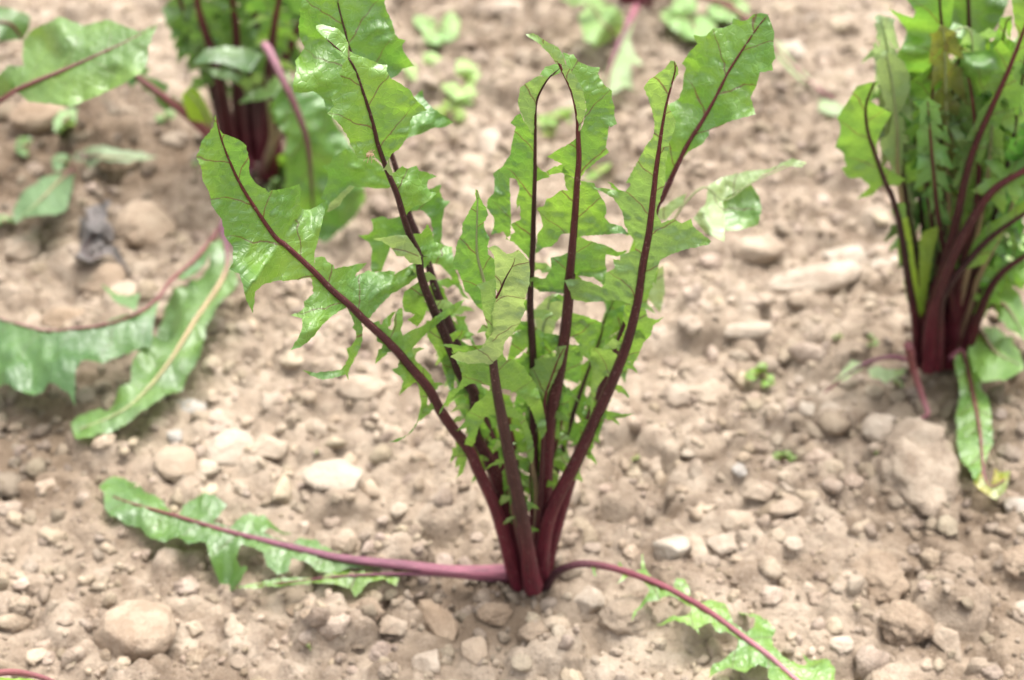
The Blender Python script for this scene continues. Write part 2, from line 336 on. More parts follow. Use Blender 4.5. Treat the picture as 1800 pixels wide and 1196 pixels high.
rocks = [
 (245,1122,142,122,'round',TAN,'large smooth tan stone, the biggest in front of the creeping purple leaf stalk',.1),
 (1175,986,78,66,'wedge',WHITE,'pointed whitish stone just behind the arching reddish leaf stalk',.3),
 (1033,1052,60,52,'angular',PALE,'pale stone in the bend under the arching leaf stalk',.9),
 (755,1150,68,66,'wedge',PALE,'squarish pale stone in front of the long brown stone',.2),
 (690,1096,58,50,'angular',BEIGE,'heart shaped beige stone beside the long brown stone',.6),
 (768,1080,52,96,'round',BROWN,'long brown stone lying slantwise in front of the stalk bundle',.45),
 (405,795,88,68,'angular',PALE,'pale stone, the broader of a touching pair before the fallen leaf tip',.1),
 (472,790,78,66,'angular',BEIGE,'beige stone, the smaller of a touching pair before the fallen leaf tip',.5),
 (312,824,78,88,'round',TAN,'tan rounded stone behind the creeping leaf with lobed tip',.3),
 (635,697,90,52,'round',BEIGE,'flat oval stone under the hooked drooping leaf lobe',0),
 (335,710,74,30,'angular',GREY,'thin grey stone lying flat beside the fallen broad leaf',0),
 (313,763,38,40,'wedge',GREY,'small grey wedge stone before the thin grey flat one',.4),
 (595,858,122,70,'angular',PALE,'broad pale slab with a crack, behind the creeping leaf',-.15),
 (250,393,108,100,'round',TAN,'large rounded tan stone next to the dark withered leaf',.2),
 (68,213,100,86,'round',BROWN,'large tan brown stone beneath the big overhanging leaf',.4),
 (35,430,72,68,'angular',BEIGE,'beige block stone below the folded dark green weed leaf',.1),
 (100,425,52,44,'round',TAN,'small tan stone between the block stone and the withered leaf',.3),
 (182,488,94,76,'round',TAN,'tan slanting stone in front of the withered leaf',.6),
 (222,520,90,74,'round',BEIGE,'pinkish beige stone behind the small upright leaf lobe',.5),
 (110,556,92,62,'round',BROWN,'brown rounded stone behind the drooping leaf with red edge rib',0),
 (1440,487,185,66,'round',PALE,'long pale slab stone lying on the bare soil between two plants',.18),
 (1332,442,92,62,'round',BEIGE,'beige stone with soft edges next to the long pale slab',.3),
 (1482,436,84,52,'angular',WHITE,'whitish stone at the back of the long pale slab',.1),
 (1562,462,70,36,'angular',WHITE,'low whitish stone touching the dense plant\'s outer stalk',.0),
 (1545,776,72,60,'round',PALE,'pale rounded stone in front of the big earthy clod',.3),
 (1615,845,150,190,'clod',(1.12, 1.12, 1.12),'very large earthy clod beside the leaf with the yellow tip',.2),
 (1605,800,110,80,'angular',BEIGE,'beige stone half buried in the very large earthy clod',.4),
 (1470,716,64,34,'angular',PALE,'flat pale stone, the longer of a pair before the dense plant',.0),
 (1414,720,40,38,'angular',WHITE,'small whitish stone next to the flat pale one',.5),
 (1383,866,50,34,'wedge',PALE,'small pale wedge stone behind the bone shaped stone',-.4),
 (1332,882,58,44,'angular',BEIGE,'small beige stone touching the pale wedge stone',.2),
 (1300,917,78,60,'round',BEIGE,'beige stone between the bone shaped stone and the split flat stones',-.5),
 (1392,905,105,34,'round',BEIGE,'bone shaped slender stone lying slantwise',.55),
 (1275,962,62,46,'angular',PALE,'pale angular stone, the rear of two split flat stones',.2),
 (1226,975,40,76,'round',BEIGE,'upright split stone next to the pointed whitish stone',.2),
 (1393,975,32,38,'round',PALE,'little pale pebble on the open soil',.2),
 (1540,1010,92,110,'clod',TAN,'tall earthy clod with a pointed front on the open soil',.3),
 (1305,597,110,36,'round',PALE,'flat pale stone beside the red rib of the slanting leaf',.0),
 (1240,692,84,60,'angular',BEIGE,'dusty beige stone beneath the slanting red ribbed leaf',.2),
 (1668,1140,64,66,'wedge',BEIGE,'sharp cornered tan block stone among dark cracks',.2),
 (1480,1146,48,32,'round',PALE,'small oval pale pebble before the lobed creeping leaf tip',.2),
 (1806,1062,44,60,'wedge',WHITE,'white stone shard lying beyond the sharp cornered block stone',.3),
 (857,250,44,80,'round',PALE,'pale upright stone far behind between two tall leaves',.0),
 (828,292,50,54,'round',BEIGE,'beige stone leaning against the pale upright far stone',.3),
 (882,14,84,44,'round',PALE,'pale stone far behind beside pale feathery weeds',.1),
 (1384,92,56,50,'angular',WHITE,'whitish stone behind the broad upright leaf with serrated tip',.2),
 (80,862,38,42,'angular',BEIGE,'single beige stone standing on dark soil',.1),
 (835,1140,46,66,'round',TAN,'tan oblong stone next to the squarish pale one',.2),
 (1100,1095,96,92,'clod',BEIGE,'lumpy beige clod under the first lobe of the arching leaf',.4),
 (1410,530,64,44,'clod',BEIGE,'crumbly clod before the long pale slab',.1),
 (1793,890,56,50,'round',DUST,'greyish stone behind the yellow leaf tip',.1),
 (1785,1000,70,60,'clod',TAN,'tan clod between the shard and the greyish stone',.5),
 (940,1125,58,48,'clod',TAN,'tan crumbly clod in front of the plant foot',.5),
 (870,1085,66,54,'clod',BROWN,'brown clod pressed against the plant foot',.2),
 (640,1072,60,60,'clod',TAN,'tan clod below the thin green creeping leaf',.5),
 (535,1055,70,40,'round',BROWN,'brown flat stone under the tip of the thin green leaf',.1),
 (1190,700,70,54,'clod',PALE,'pale clod beside the drooping narrow green lobe',.1),
 (1590,1110,110,84,'clod',TAN,'broad tan clod behind the sharp cornered block stone',.3),
 (1680,1010,70,60,'clod',BEIGE,'beige clod in front of the very large earthy clod',.3),
 (1295,850,26,36,'angular',GREY,'tiny bluish grey stone on the open soil',.3),
 (1240,1000,60,40,'clod',PALE,'pale clod touching the upright split stone',.3),
]
for r in rocks: rock(r[0], r[1], r[2], r[3], r[4], r[5], r[6], r[7], sunk=.45 if r[2] > 145 and r[4] == 'clod' else .33)
def free(x, y, r, k=.75):
    return all((x-a)**2 + (y-b)**2 > (k*(r+c))**2 for a, b, c in placed)
# loose clods one could count
MARK = {0: 'the large smooth tan stone', 1: 'the pointed whitish stone', 3: 'the squarish pale stone', 4: 'the heart shaped stone', 5: 'the long brown stone', 6: 'the touching pair of pale stones', 8: 'the tan rounded stone', 9: 'the flat oval stone',
        10: 'the thin grey flat stone', 12: 'the broad cracked slab', 13: 'the withered dark leaf', 14: 'the big overhanging leaf', 15: 'the beige block stone', 19: 'the brown rounded stone', 20: 'the long pale slab', 23: 'the low whitish stone', 25: 'the very large earthy clod',
        27: 'the flat pale pair of stones', 32: 'the bone shaped stone', 33: 'the split flat stones', 36: 'the tall earthy clod', 37: 'the flat stone behind the slanting rib', 38: 'the dusty beige stone', 39: 'the sharp cornered block stone', 40: 'the oval pebble at the lobed leaf tip',
        42: 'the far upright stone', 44: 'the far pale stone', 45: 'the whitish stone behind the serrated leaf', 46: 'the single stone on dark soil', 48: 'the lumpy clod under the arching leaf', 50: 'the greyish stone by the yellow tip', 52: 'the clod at the plant foot', 54: 'the thin green creeping leaf', 57: 'the broad tan clod'}
def mark(x, y):
    return MARK[min(MARK, key=lambda k: (placed[k][0]-x)**2+(placed[k][1]-y)**2)]
n = 0; tries = 0
GRP = 'loose soil clods scattered over the bed'
while n < 320 and tries < 9000:
    tries += 1
    px = rng.uniform(-60, 1860); py = 1260*rng.uniform(0, 1)**.8 - 30
    p = on_z(np.array(px), np.array(py)); dist = (p-CAM)@AX_F
    w = min(76, 27*math.exp(abs(rng.normal(0, .42)))) * .84/dist**.6*.9
    if math.hypot(p[0], p[1]) < .028 or not free(p[0], p[1], w*dist/FPX/2): continue
    t = rng.uniform(.92, 1.28); k = shade_tone(np.array([p[0]]), np.array([p[1]]))[0]; t *= .5+.5*k
    kind = 'clod' if rng.random() < .72 else ('angular' if rng.random() < .6 else 'round')
    if kind != 'clod': t *= .8
    o = rock(px, py, w, w*rng.uniform(.65, .95), kind, (t, t*rng.uniform(.97, 1.02), t*rng.uniform(.94, 1.05)),
             ('tiny ' if w*dist < 22 else 'small ' if w*dist < 30 else 'mid-sized ') + ('brownish ' if t < (.97 if kind == 'clod' else .78) else 'beige ' if t < (1.14 if kind == 'clod' else .92) else 'pale ') + ('crumbly soil lump near ' if kind == 'clod' else 'cornered pebble near ' if kind == 'angular' else 'rounded pebble near ') + mark(p[0], p[1]),
             rng.uniform(0, 6.28), GRP if kind == 'clod' else 'small pebbles strewn over the bed', name='soil_clod' if kind == 'clod' else 'pebble', cat='clod' if kind == 'clod' else 'pebble', sunk=.3)
    n += 1
# crumbs beyond counting: real little lumps in one mesh
def crumbs(count, sub, rmin, sig, rmax, seed, jit, sqz):
    r = np.random.default_rng(seed); v, f = ICO[sub]; nv = len(v)
    x = r.uniform(X0+.03, X1-.03, count); y = r.uniform(Y0+.03, Y1-.03, count)
    rad = np.minimum(rmax, rmin*np.exp(np.abs(r.normal(0, sig, count))))
    # clustering: crumbs gather in drifts
    nz = fbm(np.stack([x*22, y*22, 0*x], 1), 41+seed, 2); keep = nz + r.uniform(-.9, .9, count) > -.35
    x, y, rad = x[keep], y[keep], rad[keep]; c = len(x)
    V = np.repeat(v[None], c, 0)
    rv = r.normal(size=(c, 1, 3))
    V = V*(1 + jit*vnoise((V*1.5 + rv*7).reshape(-1, 3), seed).reshape(c, nv)[..., None])
    pn = r.normal(size=(c, 7, 3)); pn /= np.linalg.norm(pn, axis=2)[..., None]; ph_ = r.uniform(.5, .95, (c, 7))   # broken faces
    dt = np.einsum('cnj,ckj->cnk', V, pn); V = V*np.minimum(1.0, np.min(np.where(dt > 1e-3, ph_[:, None, :]/np.maximum(dt, 1e-3), 9), axis=2))[..., None]
    A = r.normal(size=(c, 3, 3)); Q, _ = np.linalg.qr(A); Q[:, :, 0] *= np.sign(np.linalg.det(Q))[:, None]
    V = V*np.array([1, 1, 1]) * r.uniform(.55, 1.3, (c, 1, 3)); V = np.einsum('cij,cnj->cni', Q, V)
    V[..., 2] *= sqz
    V = V*rad[:, None, None]
    V += np.stack([x, y, gh(x, y)+rad*.15*sqz], 1)[:, None, :]
    F = (f[None] + (np.arange(c)*nv)[:, None, None]).reshape(-1, 3)
    t = r.uniform(.88, 1.28, c)*shade_tone(x, y); t = np.where(r.random(c) < .05, t*1.15, t)
    tone = np.stack([t, t*r.uniform(.98, 1.02, c), t*r.uniform(.94, 1.04, c)], 1)
    return V.reshape(-1, 3), F, np.repeat(tone, nv, 0)
parts = [crumbs(17000, 1, .0023, .60, .0085, 1, .7, .85), crumbs(34000, 0, .0011, .4, .0026, 2, .4, .95)]
off = 0; VV = []; FF = []; TT = []
for v, f, t in parts: VV.append(v); FF.append(f+off); TT.append(t); off += len(v)
me = mesh_np('soil_crumbs', np.concatenate(VV), np.concatenate(FF)); attr_vec(me, 'tone', np.concatenate(TT))
tag(obj('soil_crumbs', me, M_CRUMB), 'fine dry soil crumbs covering the whole bed', 'soil', None, 'stuff')
# ------------------------------------------------------------------ leaves
CR = {'A': (330,190,300/1196), 'B': (500,0,300/1196), 'C': (600,250,300/1196), 'D': (500,430,300/1196), 'E': (840,40,300/1196), 'F': (780,300,300/1196),
      'G': (980,250,300/1196), 'H': (740,560,300/1196), 'I': (940,480,300/1196), 'J': (1100,0,320/1196), 'K': (460,150,300/1196), 'L': (640,560,300/1196),
      'M': (1450,0,350/1196), 'N': (1450,300,350/1196), 'O': (200,0,340/1196), 'P': (300,300,500/1196), 'Q': (0,780,600/1725), 'S': (400,800,1/3),
      'T': (940,940,560/1800), 'U': (1000,0,500/1329), 'V': (1400,400,400/957), 'W': (0,0,600/1595), 'X': (0,350,600/1595), 'Y': (750,0,500/1495), 'Z': (700,600,500/1196), '': (0,0,1)}
def PX(*a):
    """measured points: letter of the detail view, then x, y pairs; may be repeated"""
    out = []; t = CR['']
    for it in a:
        if isinstance(it, str): t = CR[it]
        else:
            v = list(it)
            for i in range(0, len(v), 2): out.append((t[0]+v[i]*t[2], t[1]+v[i+1]*t[2]))
    return np.array(out, float)
def resample(P, n):
    P = np.asarray(P, float)
    if len(P) > 2:                                           # Catmull-Rom
        Q = np.vstack([2*P[0]-P[1], P, 2*P[-1]-P[-2]]); o = []
        for i in range(1, len(Q)-2):
            for t in np.linspace(0, 1, 12, endpoint=False):
                a, b, c, d = Q[i-1], Q[i], Q[i+1], Q[i+2]
                o.append(.5*((2*b)+(-a+c)*t+(2*a-5*b+4*c-d)*t*t+(-a+3*b-3*c+d)*t**3))
        o.append(P[-1]); P = np.array(o)
    s = np.concatenate([[0], np.cumsum(np.linalg.norm(np.diff(P[:, :2], axis=0), axis=1))])
    t = np.linspace(0, s[-1], n)
    return np.stack([np.interp(t, s, P[:, k]) for k in range(P.shape[1])], 1)
def ray_y(px, y):
    d = ray(px[:, 0], px[:, 1]); return CAM + ((y-CAM[1])/d[:, 1])[:, None]*d
def ray_z(px, z):
    d = ray(px[:, 0], px[:, 1]); return CAM + ((z-CAM[2])/d[:, 2])[:, None]*d
def inside(poly, p):
    x, y = p[:, 0], p[:, 1]; r = np.zeros(len(p), bool); j = len(poly)-1
    for i in range(len(poly)):
        xi, yi = poly[i]; xj, yj = poly[j]
        c = ((yi > y) != (yj > y)) & (x < (xj-xi)*(y-yi)/((yj-yi) if yj != yi else 1e-9)+xi)
        r ^= c; j = i
    return r
class Rib:
    def __init__(s, pts, y=None, z=None, pw=1.0, n=110):
        """pts from foot to tip; y: (foot, tip) distance back, or list of per-point values; z: same for leaves lying on the soil"""
        pts = np.asarray(pts, float); L_ = np.concatenate([[0], np.cumsum(np.linalg.norm(np.diff(pts, axis=0), axis=1))]); f = L_/L_[-1]
        v = y if y is not None else z
        v = np.array(v, float)
        vals = v if len(v) == len(pts) and len(v) > 2 else np.interp(f**pw, np.linspace(0, 1, len(v)), v)
        q = resample(np.column_stack([pts, vals]), n)
        s.px = q[:, :2]; s.P = ray_y(s.px, q[:, 2]) if y is not None else ray_z(s.px, q[:, 2])
        s.len = np.concatenate([[0], np.cumsum(np.linalg.norm(np.diff(s.P, axis=0), axis=1))])
        s.lying = y is None
    def near(s, p):
        a = s.px[:-1]; d = s.px[1:]-a; dd = (d**2).sum(1)
        best = None
        t = np.clip(((p[:, None]-a[None])*d[None]).sum(2)/dd[None], 0, 1)
        c = a[None]+t[..., None]*d[None]; D = ((p[:, None]-c)**2).sum(2)
        k = D.argmin(1); i = np.arange(len(p)); tk = t[i, k]
        P = s.P[k]+(s.P[k+1]-s.P[k])*tk[:, None]; u = s.len[k]+(s.len[k+1]-s.len[k])*tk
        dv = p-c[i, k]; sg = np.sign(d[k, 0]*dv[:, 1]-d[k, 1]*dv[:, 0]); sg[sg == 0] = 1
        return P, u, np.sqrt(D[i, k])*sg
def tilt_n(yaw, pitch):
    n = -AX_F; a, b = R_(yaw), R_(pitch)
    n = n*math.cos(a)*math.cos(b) + AX_R*math.sin(a)*math.cos(b) + AX_U*math.sin(b)
    return n
_seed = [1]
def blade(rib, poly, yaw=0, pitch=15, b=.0, ruf=.0035, off=0.0, under=0.0, g=6.0, pucker=.0011, side=None, jag=.9, n=None):
    """one flat-traced piece of leaf, spread in space about its rib: tilted, cupped, ruffled and puckered"""
    _seed[0] += 1; sd = _seed[0]; r = np.random.default_rng(sd)
    poly = np.asarray(poly, float)
    o = []
    for i in range(len(poly)):
        a, c = poly[i], poly[(i+1) % len(poly)]; d = np.linalg.norm(c-a); k = max(1, int(d/(g*.8)))
        for j in range(k):
            q = a+(c-a)*j/k
            if j: q = q + r.normal(0, jag, 2)*.6
            o.append(q)
    o = np.array(o); lo, hi = o.min(0), o.max(0)
    X, Y = np.meshgrid(np.arange(lo[0], hi[0], g), np.arange(lo[1], hi[1], g*.87)); X = X.copy(); X[1::2] += g*.5
    q = np.stack([X.ravel(), Y.ravel()], 1) + r.uniform(-.12, .12, (X.size, 2))*g
    q = q[inside(o, q)] if len(q) else q
    if len(q):
        dmin = np.sqrt(((q[:, None]-o[None])**2).sum(2)).min(1); q = q[dmin > g*.45]
    allp = np.vstack([o, q]); m = len(o)
    vs, es, fs, *_ = delaunay_2d_cdt([Vector(p) for p in allp], [(i, (i+1) % m) for i in range(m)], [], 1, 1e-4)
    p = np.array([tuple(v) for v in vs]); F = np.array([f for f in fs if len(f) == 3], int)
    if not len(F): return None
    cen = p[F].mean(1); F = F[inside(o, cen)]
    P0, u, s = rib.near(p); D = ray(p[:, 0], p[:, 1])
    nn = np.array(n, float) if n is not None else (np.array([0, 0, 1.0]) if rib.lying else tilt_n(yaw, pitch))
    lam = ((P0-CAM)@nn)/(D@nn); P = CAM+lam[:, None]*D
    sm = s*lam/FPX; un = D/np.linalg.norm(D, axis=1)[:, None]
    e = np.clip(np.abs(sm)/.010, 0, 1.6)
    rr = vnoise(np.stack([u*75, sm*60, np.full_like(u, sd*3.7)], 1), sd)*ruf*1.55*e + vnoise(np.stack([u*210, sm*170, np.full_like(u, sd*1.7)], 1), sd+2)*ruf*.42*e
    ph = u*100*.46 - np.abs(sm*100)**.85*.5 + (sm > 0)*.43
    wv = vnoise(np.stack([u*130, sm*130, u*0+sd], 1), sd+6)
    pk = np.abs(np.sin((ph+wv*.22)*math.pi*4))*pucker*np.clip(np.abs(sm)/.003, 0, 1)*np.clip(.45+.9*vnoise(np.stack([u*90, sm*90, u*0+sd], 1), sd+8), 0, 1)
    pk = pk + pucker*.7*vnoise(np.stack([u*420, sm*420, u*0], 1), sd+4)
    dv = off + b*np.abs(sm) + rr - pk
    if rib.lying: P = P + np.array([0, 0, 1.0])*(-dv)[:, None]
    else: P = P + un*dv[:, None]
    # orient towards the upper side
    a, c, d = P[F[:, 0]], P[F[:, 1]], P[F[:, 2]]
    fl = (np.cross(c-a, d-a)*(CAM-a)).sum(1) < 0; F[fl] = F[fl][:, ::-1]
    return P, F, np.stack([u*100, sm*100, np.full_like(u, under)], 1)
def tube(rib, r0, r1, k0, k1, base, seg=10, mat=None, parent=None, name='midrib', lift=.25, flat=1.0, pw=1.0, foot=1.0):
    n = len(rib.P); i0, i1 = int(k0*(n-1)), int(k1*(n-1)); P = rib.P[i0:i1+1]; m = len(P)
    f = np.linspace(0, 1, m); rad = r0+(r1-r0)*f**pw; rad = rad*(1+(foot-1)*np.clip(1-f/.18, 0, 1)**1.5)
    rad[-1] *= .3
    T_ = np.gradient(P, axis=0); T_ /= np.linalg.norm(T_, axis=1)[:, None]
    v = CAM-P; v /= np.linalg.norm(v, axis=1)[:, None]
    if rib.lying: v = np.tile(np.array([[0, 0, 1.0]]), (m, 1))
    S = np.cross(T_, v); S /= np.linalg.norm(S, axis=1)[:, None]; U = np.cross(S, T_)
    a = np.linspace(0, 2*math.pi, seg, endpoint=False)
    gr = (1+.07*np.cos(5*a+1.0)+.04*np.cos(9*a))[None, :, None]     # lengthwise ridges
    ring = P[:, None]+rad[:, None, None]*gr*(np.cos(a)[None, :, None]*S[:, None]+flat*np.sin(a)[None, :, None]*U[:, None]) + (U*rad[:, None]*lift)[:, None]
    V = ring.reshape(-1, 3)-base
    i, j = np.meshgrid(np.arange(m-1), np.arange(seg), indexing='ij'); i, j = i.ravel(), j.ravel(); j2 = (j+1) % seg
    F = np.stack([i*seg+j, i*seg+j2, (i+1)*seg+j2, (i+1)*seg+j], 1)
    me = mesh_np(name, V, F)
    ln = rib.len[i0:i1+1]
    at = np.stack([np.repeat(f, seg), np.tile(np.abs(a-math.pi)/math.pi*2, m), np.repeat((ln-ln[0])*100, seg)], 1); attr_vec(me, 'lf', at)
    return obj(name, me, mat, parent)
def auto(rib, t0, t1, widths, lobes=6, cut=.4, hook=.06, seed=1, sides=(1, -1)):
    """an outline of backward pointing lobes along part of a rib; widths in measured pixels at evenly spaced stations"""
    r = random.Random(seed); n = len(rib.px)
    def pt(t, w, sgn):
        k = min(max(t, 0), 1)*(n-1); i = min(int(k), n-2); fr = k-i
        p = rib.px[i]+(rib.px[i+1]-rib.px[i])*fr; d = rib.px[i+1]-rib.px[i]; d /= (np.linalg.norm(d)+1e-9)
        return p+np.array([-d[1], d[0]])*w*sgn
    wf = lambda t: np.interp((t-t0)/(t1-t0), np.linspace(0, 1, len(widths)), widths)
    out = []
    for sgn in (1, -1):
        pts = [pt(t0, 1.5, sgn)]
        if sgn in sides:
            cw = [r.uniform(.6, 1.5) for _ in range(lobes)]; tot = sum(cw); acc = 0
            for k in range(lobes):
                a = t0+(t1-t0)*acc/tot; st = (t1-t0)*cw[k]/tot; acc += cw[k]
                w = wf(a+st*.5)*r.uniform(.55, 1.3)
                pts.append(pt(a+st*.12, max(1.5, w*cut*r.uniform(.5, 1)), sgn))
                pts.append(pt(a+st*.30-hook*r.uniform(.5, 1.2), w*r.uniform(.9, 1.1), sgn))
                pts.append(pt(a+st*.52, w*r.uniform(.72, .85), sgn))
                pts.append(pt(a+st*.62, w*r.uniform(.85, .98), sgn))
                pts.append(pt(a+st*.85, max(1.5, w*(cut+.2)*r.uniform(.6, 1)), sgn))
        pts.append(pt(t1, 1.5, sgn)); out.append(pts)
    return np.array(out[0]+out[1][::-1])
def plant(name, base, label, group=None, cat='plant'):
    o = bpy.data.objects.new(name, None); COL.objects.link(o); o.location = base; o.empty_display_size = .03
    return tag(o, label, cat, group)
def leaf(pl, rib, panels, mat=M_LEAF, rr=(.0034, .0005), rmat=S_MAR, k=(0, 1), tint=(1, 1, 1), name='leaf', lift=.4, flat=1.0, foot=1.0, pw=.95, seg=18):
    base = np.array(pl.location); V = []; F = []; A = []; o_ = 0
    for pn in panels:
        if pn is None: continue
        p, f, a = pn; V.append(p-base); F.append(f+o_); A.append(a); o_ += len(p)
    me = mesh_np(name, np.concatenate(V), np.concatenate(F)); attr_vec(me, 'lf', np.concatenate(A))
    lo = obj(name, me, mat, pl); lo.color = (*tint, 1)
    if rmat: tube(rib, rr[0], rr[1], k[0], k[1], base, mat=rmat, parent=lo, lift=lift, flat=flat, foot=foot, pw=pw, seg=seg)
    return lo

def strands(rib, t0, t1, n, ln, wd, seed, droop=.6, **kw):
    """narrow pointed leaflets curling off a stalk"""
    q = random.Random(seed); out = []; m = len(rib.px)
    for k in range(n):
        t = t0+(t1-t0)*(k+q.uniform(.1, .9))/n; i = min(int(t*(m-1)), m-2); p = rib.px[i]; d = rib.px[i+1]-p; d = d/(np.linalg.norm(d)+1e-9)
        s = 1 if (k+seed) % 2 else -1; nrm = np.array([-d[1], d[0]])*s
        l_ = ln*q.uniform(.55, 1.3); w = wd*q.uniform(.7, 1.3); c = []
        up = q.uniform(.1, .6)
        pos = p - nrm*2; v = nrm*1.0 + d*up; v /= np.linalg.norm(v)
        for j in range(7):
            c.append(pos.copy()); pos = pos + v*l_/6; v = v + np.array([0, droop*q.uniform(.25, .6)]) + nrm*.05; v /= np.linalg.norm(v)
        c = np.array(c); tg = np.gradient(c, axis=0); tg /= np.linalg.norm(tg, axis=1)[:, None]; no = np.stack([-tg[:, 1], tg[:, 0]], 1)
        wid = w*np.array([.8, 1.0, .8, 1.05, .7, .45, .06])
        tooth = np.array([1, 1, 1, q.uniform(1.2, 1.8), 1, 1, 1])
        poly = np.vstack([c+no*(wid*tooth*.5)[:, None], (c-no*(wid*.5)[:, None])[::-1]])
        out.append(blade(rib, poly, yaw=s*q.uniform(10, 45), pitch=q.uniform(-10, 45), b=q.uniform(-.3, .3), g=3.8, off=q.uniform(-.003, .004), under=q.choice((0, 0, .5)), **kw))
    return out
# ------------------------------------------------------------------ the main plant
main = plant('chicory_plant', (0, 0, 0), 'upright plant with dark red stalks, serrated green leaves and two creeping leaves on soil', 'leafy plants with red stalks')
# big leaf leaning out over the stones
r1 = Rib(PX('Z', (500,1020,440,800,400,680,330,530), 'L', (740,930,620,770,530,640,450,490,330,350,230,230,130,130), 'D', (560,530,460,430,330,320,200,185,0,0), 'A', (600,890,400,590,300,390,230,200,198,55)), y=(-.003, -.05))
b = []
b.append(blade(r1, PX('A', (195,48,206,90,222,150,245,180,290,195,340,215,385,240,412,265,415,300,430,350,433,375,428,420,437,470,470,520,510,550,545,565,555,585,570,590,585,578,640,570,700,560,740,550,785,530,793,580,788,640,790,690,815,713,860,712,905,690,940,665,982,650,970,700,950,760,935,830,915,920,900,980,888,1020,886,1090,884,1140),
    'D', (215,120,216,90,260,84,285,90,300,120,345,145,350,172,400,160,460,150,520,135,578,130,545,170,505,200,495,225,540,205,590,180,640,200,700,190,750,185,780,190,765,215,800,190,850,165,920,120,980,85,1045,60,1040,100,990,160,930,225,870,280,800,320,750,345,700,400,660,440,620,480,600,515,560,525,500,470,455,430,420,450,350,490,290,540,245,590,200,650,120,715,40,745,95,660,125,580,125,520,45,497,110,470,140,440,135,400,165,380,205,340,190,240),
    'P', (585,450,520,460,440,465,390,480,355,510,345,600,320,550,305,490,290,435,245,415,262,390,262,320,230,280,215,205), 'A', (215,750,165,680,150,590,105,510,100,440,58,345,75,310,100,230,140,180,180,130,186,80)),
    yaw=-8, pitch=38, b=-.12, ruf=.0045, g=4.6))
b.append(blade(r1, PX('D', (430,440,470,500,490,560,475,580,500,610,500,660,470,710,435,730,450,780,430,840,390,880,300,890,220,900,125,880,180,920,270,950,330,940,400,920,430,910,450,955,445,900,480,830,520,740,545,680,548,600,540,540,520,480,500,435,460,425)), yaw=-20, pitch=5, b=-.25, g=4.5))
b.append(blade(r1, PX('D', (590,520,625,548,665,535,672,562,715,553,732,592,755,600,770,560,775,490,800,450,825,445,832,540,815,600,830,640,890,600,950,580,1010,545,1090,480,1190,420,1270,378,1200,470,1100,530,1000,620,930,690,890,740,920,810,960,850), 'L', (420,345,470,400,492,450,508,520,525,600,560,640,545,650,450,490,430,480,450,500,445,560,440,640,400,690,330,800,240,862,165,872,310,812,370,730,400,600,380,470,345,420,320,430,255,502,275,440,245,400,193,362,240,340,245,295,225,250), 'D', (740,750,680,768,690,700,650,682,640,620,600,590,560,575)), yaw=5, pitch=10, b=.1, g=4.5, ruf=.003))
b.append(blade(r1, PX('L', (540,640,600,760,640,860,655,930,640,1050,668,1025,660,1090,630,1130,690,1085,720,1000,715,950,690,850,650,760,600,690)), yaw=-20, pitch=0, g=4.5))
b += strands(r1, .22, .52, 9, 42, 11, 901)
leaf(main, r1, b, rr=(0.0032, .0002), foot=1.25)
# tall leaf with bent tip
r2 = Rib(PX('', (925,1015,900,930,878,860), 'Z', (380,500,320,380), 'L', (770,530,680,400,620,250,540,60), 'D', (1050,470,960,235), 'C', (540,790,490,680,440,540,390,370,320,200,250,0), 'B', (640,950,600,800,545,630,500,500,455,420,380,350,290,270)), y=(0, -.02))
b = []
b.append(blade(r2, PX('B', (220,182,260,172,320,185,380,205,420,245,445,300,455,360,500,385,560,405,620,425,660,450,720,455,718,500,740,545,800,580,850,615,885,635,900,670,940,720,1000,775,950,795,900,815,880,850,875,900,860,960,830,1010,800,1050,750,1080,735,1110,715,1140,690,1150,640,1110,570,1115,510,1112,500,1080,460,1010,450,970,400,890,360,845,300,795,350,740,325,690,400,620,410,570,385,510,430,425,350,345,290,275,235,222)), yaw=14, pitch=36, b=-.10, ruf=.004, g=4.6))
b.append(blade(r2, PX('C', (335,112,310,170,285,205,315,195,340,232,368,238,358,200,338,160)), off=-.004, g=4, under=.8))
b.append(blade(r2, PX('C', (330,230,380,210,430,165,460,185,525,165,545,200,610,215,670,240,610,265,600,310,620,350,670,355,620,410,570,440,510,450,470,490,455,520,430,500,390,390)), yaw=25, pitch=28, b=-.1, g=4.5))
b.append(blade(r2, PX('C', (220,680,300,665,400,650,460,655,520,740,560,800,565,860,480,850,440,800,390,800,350,740,290,700)), yaw=-15, pitch=35, off=-.006, under=.7, g=4.5))
b.append(blade(r2, PX('C', (470,650,560,640,605,575,640,640,650,700,720,720,778,735,770,780,700,800,640,800,580,800,520,720)), yaw=20, pitch=40, g=4.5))
b.append(blade(r2, PX('D', (840,330,930,270,960,235,975,330,985,400,1005,440,975,520,935,575,910,560,860,530,915,490,840,470,825,400)), yaw=-20, pitch=20, g=4.5))
b.append(blade(r2, PX('D', (1060,470,1100,600,1130,700,1160,800,1196,930,1150,1000,1120,900,1090,800,1040,700,1000,650,1000,590)), yaw=-20, pitch=20, g=4.5))
b.append(blade(r2, auto(r2, .20, .42, (8, 18, 26, 24), 6, .12, .05, 5), yaw=10, pitch=15, g=4.5))
b += strands(r2, .18, .62, 16, 48, 13, 902)
leaf(main, r2, b, rr=(0.0035, .0002), rmat=S_DARK, foot=1.2)
